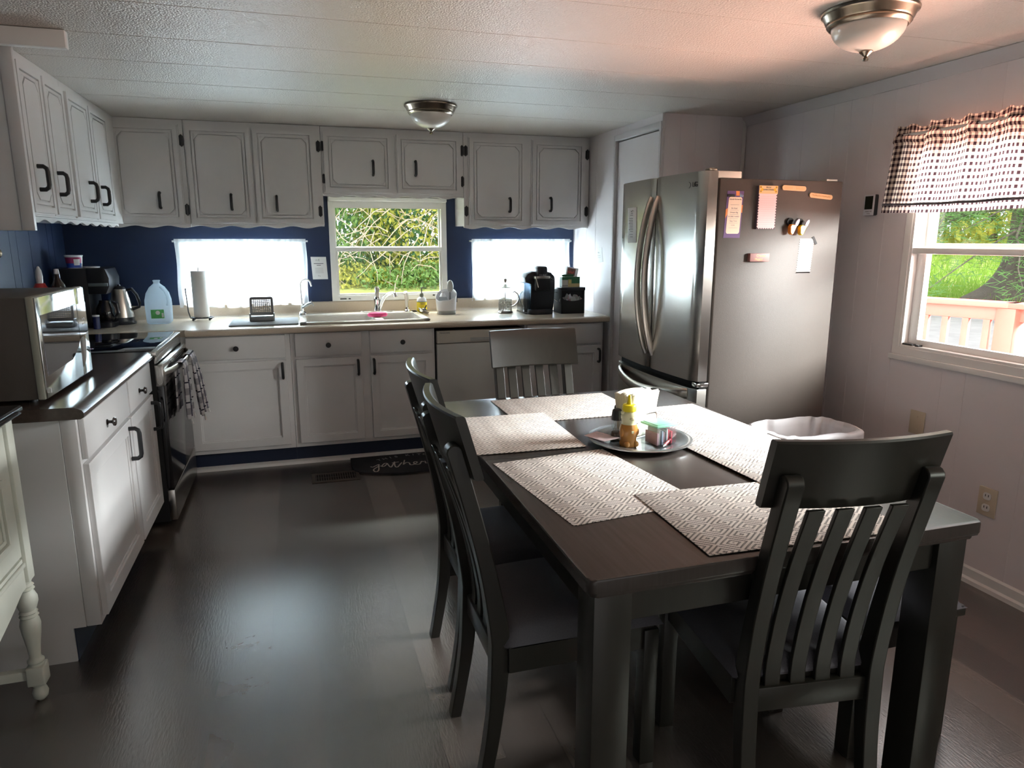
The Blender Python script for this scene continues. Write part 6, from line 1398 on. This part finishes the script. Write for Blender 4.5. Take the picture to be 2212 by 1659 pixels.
for a0, a1 in ((DY1 - 0.70, DY1 - 0.056), (DY0 + 0.056, DY1 - 0.712)):
    d = MB(dm).prism(rect(a0, a1, 0.505, 0.912), 0.0005, 0.012, plane='xz')
    # arched moulding
    def arch_poly(i):
        b0, b1, z0, z1 = a0 + 0.075 + i, a1 - 0.075 - i, 0.565 + i, 0.860 - i
        w = b1 - b0; pts = [(b0, z0), (b1, z0), (b1, z1 - 0.085)]
        for k in range(1, 16):
            q = k / 16; pts.append((b1 - w * q, z1 - 0.085 + 0.085 * math.sin(math.pi * min(1, max(0, (q - 0.12) / 0.76))) ** 0.8))
        pts.append((b0, z1 - 0.085)); return pts
    d.ring(arch_poly(0.0), arch_poly(0.020), 0.012, 0.024).ring(arch_poly(0.026), arch_poly(0.036), 0.012, 0.018)
    d = d.build('door', M['antique'], t, bevel=0.002)
    kk = knob(dm, a0 + 0.040 if a1 > DY1 - 0.1 else a1 - 0.04, 0.700, d, face=0.012)
mb = MB(dm)
ap = [(DY1 - 0.052, 0.495), (DY0 + 0.052, 0.495), (DY0 + 0.052, 0.400)]
nn = 48
for k in range(nn + 1):
    q = k / nn; a = DY0 + 0.06 + (DY1 - DY0 - 0.12) * q; e = min(q, 1 - q)
    z = 0.400 - 0.055 * min(1, max(0, (e - 0.03) / 0.16)) ** 0.8 + (0.03 * math.sin(math.pi * (e - 0.25) / 0.25) if e > 0.25 else 0)
    ap.append((a, z))
ap.append((DY1 - 0.052, 0.400))
mb.prism(ap, 0.0, 0.010, plane='xz').box(DY0 + 0.052, DY1 - 0.052, 0.010, 0.018, 0.470, 0.484, bev=0.003).build('apron', M['antique'], t)

# ------------------------------------------------------------------ outdoors
def ground_z(x, y):
    if y > 1.2 and x < 3.2: return -0.42 + min(1.05, max(0, (y - 2.0) * 0.17))
    return -0.42
mb = MB().grid(lambda u, v: (-10 + 15.5 * u, 1.0 + 26 * v, -0.42 + min(1.05, max(0.0, (26 * v - 1.0) * 0.17))), 4, 60)
struct('lawn_ground', mb, M['lawn'], recalc=False)
mb = MB().box(2.9, 44, -14, 0.999, -0.6, -0.42).box(5.5, 44, 0.999, 36, -0.6, -0.42)
struct('gravel_ground', mb, M['gravel'])
mb = MB().box(-12, 2.85, -20, -6.7, -0.6, -0.12)
struct('patio_ground', mb, M['gravel'])
def leaf_cloud(name, parent, c, rad, n, size, m, seed, shell=0.55, flat=0.0):
    rn = random.Random(seed); verts = []; faces = []
    for i in range(n):
        while True:
            p = Vector((rn.uniform(-1, 1), rn.uniform(-1, 1), rn.uniform(-1, 1)))
            if shell < p.length < 1: break
        p = Vector((p.x * rad[0], p.y * rad[1], p.z * rad[2])) + Vector(c)
        s_ = size * rn.uniform(0.6, 1.4)
        e = Euler((rn.uniform(0, 6.3), rn.uniform(0, 6.3), rn.uniform(0, 6.3))).to_matrix()
        k = len(verts)
        for q in ((-1, 0, 0), (0, -0.45, 0.1), (1, 0, 0), (0, 0.45, 0.1)): verts.append(p + e @ (Vector(q) * s_))
        faces.append((k, k + 1, k + 2, k + 3))
    inv = root_matrix(parent).inverted()
    me = bpy.data.meshes.new(name); me.from_pydata([inv @ v for v in verts], [], faces); me.materials.append(M[m])
    o = bpy.data.objects.new(name, me); col.objects.link(o); o.parent = parent; return o
def twigs(parent, c, rad, n, seed, m='twig', r=0.016, L=1.1):
    rn = random.Random(seed); mb = MB()
    for i in range(n):
        p = Vector((c[0] + rn.uniform(-1, 1) * rad[0], c[1] - rad[1] * rn.uniform(0.75, 1.05), c[2] + rn.uniform(-0.8, 0.8) * rad[2]))
        d = Vector((rn.uniform(-1, 1), rn.uniform(-0.3, 0.1), rn.uniform(-1, 0.8))).normalized()
        pts = [p]
        for k in range(5):
            d = (d + Vector((rn.uniform(-.4, .4), rn.uniform(-.2, .2), rn.uniform(-.5, .25)))).normalized(); pts.append(pts[-1] + d * L / 5)
        mb.tube(pts, [r, r * 0.9, r * 0.8, r * 0.65, r * 0.5, r * 0.3], n=5)
    mb.build('bare_twigs', M[m], parent)
bushes = [(-3.6, 9.2, 2.1, 'leaf_a', 'leafy green bush at the far left of the hedge behind the house'), (-1.4, 8.6, 2.2, 'leaf_b', 'yellow green bush left of the view through the sink window'),
          (0.7, 9.0, 2.3, 'leaf_a', 'green bush with bare twigs seen at the left of the sink window'), (2.3, 8.8, 2.2, 'leaf_b', 'yellow blossoming bush seen at the centre of the sink window'),
          (3.9, 9.2, 2.4, 'leaf_a', 'tall green bush seen at the right of the sink window'), (5.8, 9.0, 2.2, 'leaf_b', 'yellow green bush behind the right sheer curtain'), (8.0, 9.4, 2.3, 'leaf_a', 'green bush at the far right of the hedge')]
for i, (x, y, hgt, lm, lab) in enumerate(bushes):
    gz_ = 0.60
    t = thing('hedge_bush', lab, 'bush', (x, y, gz_), group='bushes of the hedge behind the house')
    leaf_cloud('foliage', t, (x, y, gz_ + hgt * 0.62), (1.35, 1.0, hgt * 0.78), 6500, 0.055, lm, 20 + i)
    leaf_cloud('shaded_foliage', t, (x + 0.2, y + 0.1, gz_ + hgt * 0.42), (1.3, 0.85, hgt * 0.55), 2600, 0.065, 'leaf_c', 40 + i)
    leaf_cloud('low_foliage', t, (x - 0.1, y - 0.75, gz_ + 0.16), (1.3, 0.35, 0.30), 1500, 0.045, 'leaf_a' if i % 2 else 'leaf_b', 60 + i, shell=0.0)
    twigs(t, (x + 0.1, y - 0.1, gz_ + hgt * 0.60), (1.1, 0.9, hgt * 0.7), 90, 80 + i, r=0.010, L=0.9)
# deck and railing outside the dining window
o = struct('deck_floor', MB().box(2.86, 5.05, -7.5, 0.4, -0.12, -0.04), M['deck_red'])
t = thing('deck_railing', 'salmon red wooden deck railing outside the dining window', 'railing', (4.35, -1.5, -0.04))
RT = 1.055
A = Vector((4.36, -1.235)); dL_ = Vector((-math.sin(R(20)), math.cos(R(20)))); dR_ = Vector((math.sin(R(3)), -math.cos(R(3))))
def rail_side(dv, L, nb):
    ang = math.atan2(dv.y, dv.x); mt = Matrix.Translation((A.x, A.y, 0)) @ Matrix.Rotation(ang, 4, 'Z')
    MB(lambda x, y, z: mt @ Vector((x, y, z))).box(-0.03, L, -0.070, 0.070, RT - 0.034, RT, bev=0.004).build('top_rail', M['deck_red'], t)
    MB(lambda x, y, z: mt @ Vector((x, y, z))).box(-0.02, L, -0.022, 0.022, RT - 0.118, RT - 0.036, bev=0.003).build('upper_band', M['deck_red'], t)
    MB(lambda x, y, z: mt @ Vector((x, y, z))).box(0.0, L, -0.022, 0.022, 0.03, 0.10, bev=0.003).build('bottom_rail', M['deck_red'], t)
    for k in range(nb):
        x = 0.135 + 0.125 * k
        MB(lambda x_, y, z: mt @ Vector((x_, y, z))).box(x - 0.020, x + 0.020, -0.020, 0.020, 0.10, RT - 0.118, bev=0.003).build('baluster', M['deck_red'], t)
rail_side(dL_, 1.55, 11); rail_side(dR_, 2.6, 19)
MB().box(A.x - 0.065, A.x + 0.065, A.y - 0.065, A.y + 0.065, -0.04, RT - 0.035, bev=0.004).build('post', M['deck_red'], t)
MB().box(A.x + dL_.x * 1.55 - 0.05, A.x + dL_.x * 1.55 + 0.05, A.y + dL_.y * 1.55 - 0.05, A.y + dL_.y * 1.55 + 0.05, -0.04, RT - 0.035, bev=0.004).build('post', M['deck_red'], t)
# grassy bank, big tree trunk, pine branches
BX, BYY = 17.5, 2.0
def bank(u, v):
    x = BX + 20 * u + 1.2 * math.sin(5 * v); y = BYY + 34 * v
    return (x, y, -0.43 + 2.3 * u * (0.8 + 0.15 * math.sin(9 * v)))
struct('grass_bank', MB().grid(bank, 24, 30), M['lawn'], recalc=False)
t = thing('big_tree', 'big grey tree trunk with flared roots beyond the deck railing', 'tree', (20.3, 10.2, 0.0))
tx_, ty_ = 20.3, 10.1
def trunk(u, v):
    a = 2 * math.pi * u; z = -0.45 + 9.0 * v ** 1.3
    r = 0.98 + 1.15 * math.exp(-max(0, z + 0.2) / 0.50) * (0.72 + 0.28 * math.sin(5 * a + 0.6)) + 0.05 * math.sin(13 * a + z * 1.3) + 0.03 * math.sin(29 * a + z * 2)
    return (tx_ + r * math.cos(a) + 0.04 * z, ty_ + r * math.sin(a), z)
MB().grid(trunk, 90, 50).build('trunk', M['bark'], t, smooth=60)
rn = random.Random(12)
mb = MB(); lc = []
for i in range(34):
    z = rn.uniform(2.2, 5.0); a = rn.uniform(2.2, 4.3)
    p = Vector((tx_ + 0.8 * math.cos(a), ty_ + 0.8 * math.sin(a), z)); d = Vector((math.cos(a), math.sin(a), rn.uniform(-0.28, 0.02)))
    pts = [p]
    for k in range(7):
        d = (d + Vector((rn.uniform(-.25, .25), rn.uniform(-.25, .25), rn.uniform(-.14, .10)))).normalized(); pts.append(pts[-1] + d * rn.uniform(0.6, 1.0)); lc.append(pts[-1].copy())
    mb.tube(pts, [0.06, 0.05, 0.042, 0.034, 0.026, 0.02, 0.014, 0.008], n=6)
mb.build('branch', M['bark'], t)
verts = []; faces = []
inv = root_matrix(t).inverted()
for p in lc:
    for q in range(60):
        c = p + Vector((rn.gauss(0, 0.34), rn.gauss(0, 0.34), rn.gauss(0, 0.16)))
        d = Vector((rn.uniform(-1, 1), rn.uniform(-1, 1), rn.uniform(-0.5, 0.5))).normalized(); w = d.orthogonal().normalized() * 0.012
        k = len(verts); verts += [inv @ (c - w), inv @ (c + w), inv @ (c + d * 0.34)]; faces.append((k, k + 1, k + 2))
me = bpy.data.meshes.new('needles'); me.from_pydata(verts, [], faces); me.materials.append(M['needle'])
o = bpy.data.objects.new('needles', me); col.objects.link(o); o.parent = t
# tall grass on the bank
verts = []; faces = []; rn = random.Random(31)
for i in range(16000):
    u = rn.random() ** 1.5 * 0.7; v = rn.uniform(0.0, 0.75); b_ = Vector(bank(u, v))
    h = rn.uniform(0.12, 0.42); a = rn.uniform(0, 6.3)
    w = Vector((math.cos(a), math.sin(a), 0)) * 0.03; tip = b_ + Vector((rn.uniform(-.2, .2), rn.uniform(-.2, .2), h))
    k = len(verts); verts += [b_ - w, b_ + w, tip]; faces.append((k, k + 1, k + 2))
me = bpy.data.meshes.new('tall_grass'); me.from_pydata(verts, [], faces); me.materials.append(M['grassblade'])
o = bpy.data.objects.new('tall_grass', me); col.objects.link(o)
tag(o, 'tall bright green grass on the bank beyond the deck', 'grass', kind='stuff')
# far tree line closing the view
for i, (x, y, s_) in enumerate([(36, 16, 5.4), (34, 23, 5.8), (31, 29, 5.6), (27, 34, 5.4)]):
    t = thing('background_tree', ['sunlit tree far behind the big trunk, rightmost of the far trees', 'sunlit tree far beyond the bank, right of centre', 'sunlit tree far beyond the bank, left of centre', 'sunlit tree far beyond the bank at the window jamb'][i], 'tree', (x, y, 1.0), group='trees beyond the bank')
    leaf_cloud('foliage', t, (x, y, 5.0), (s_ * 0.8, s_ * 0.8, s_), 5200, 0.26, 'leaf_b' if i % 2 else 'leaf_a', 120 + i)
    MB().cyl((x, y, 0), (x, y, 4.0), 0.25, 0.16).build('trunk', M['bark'], t)
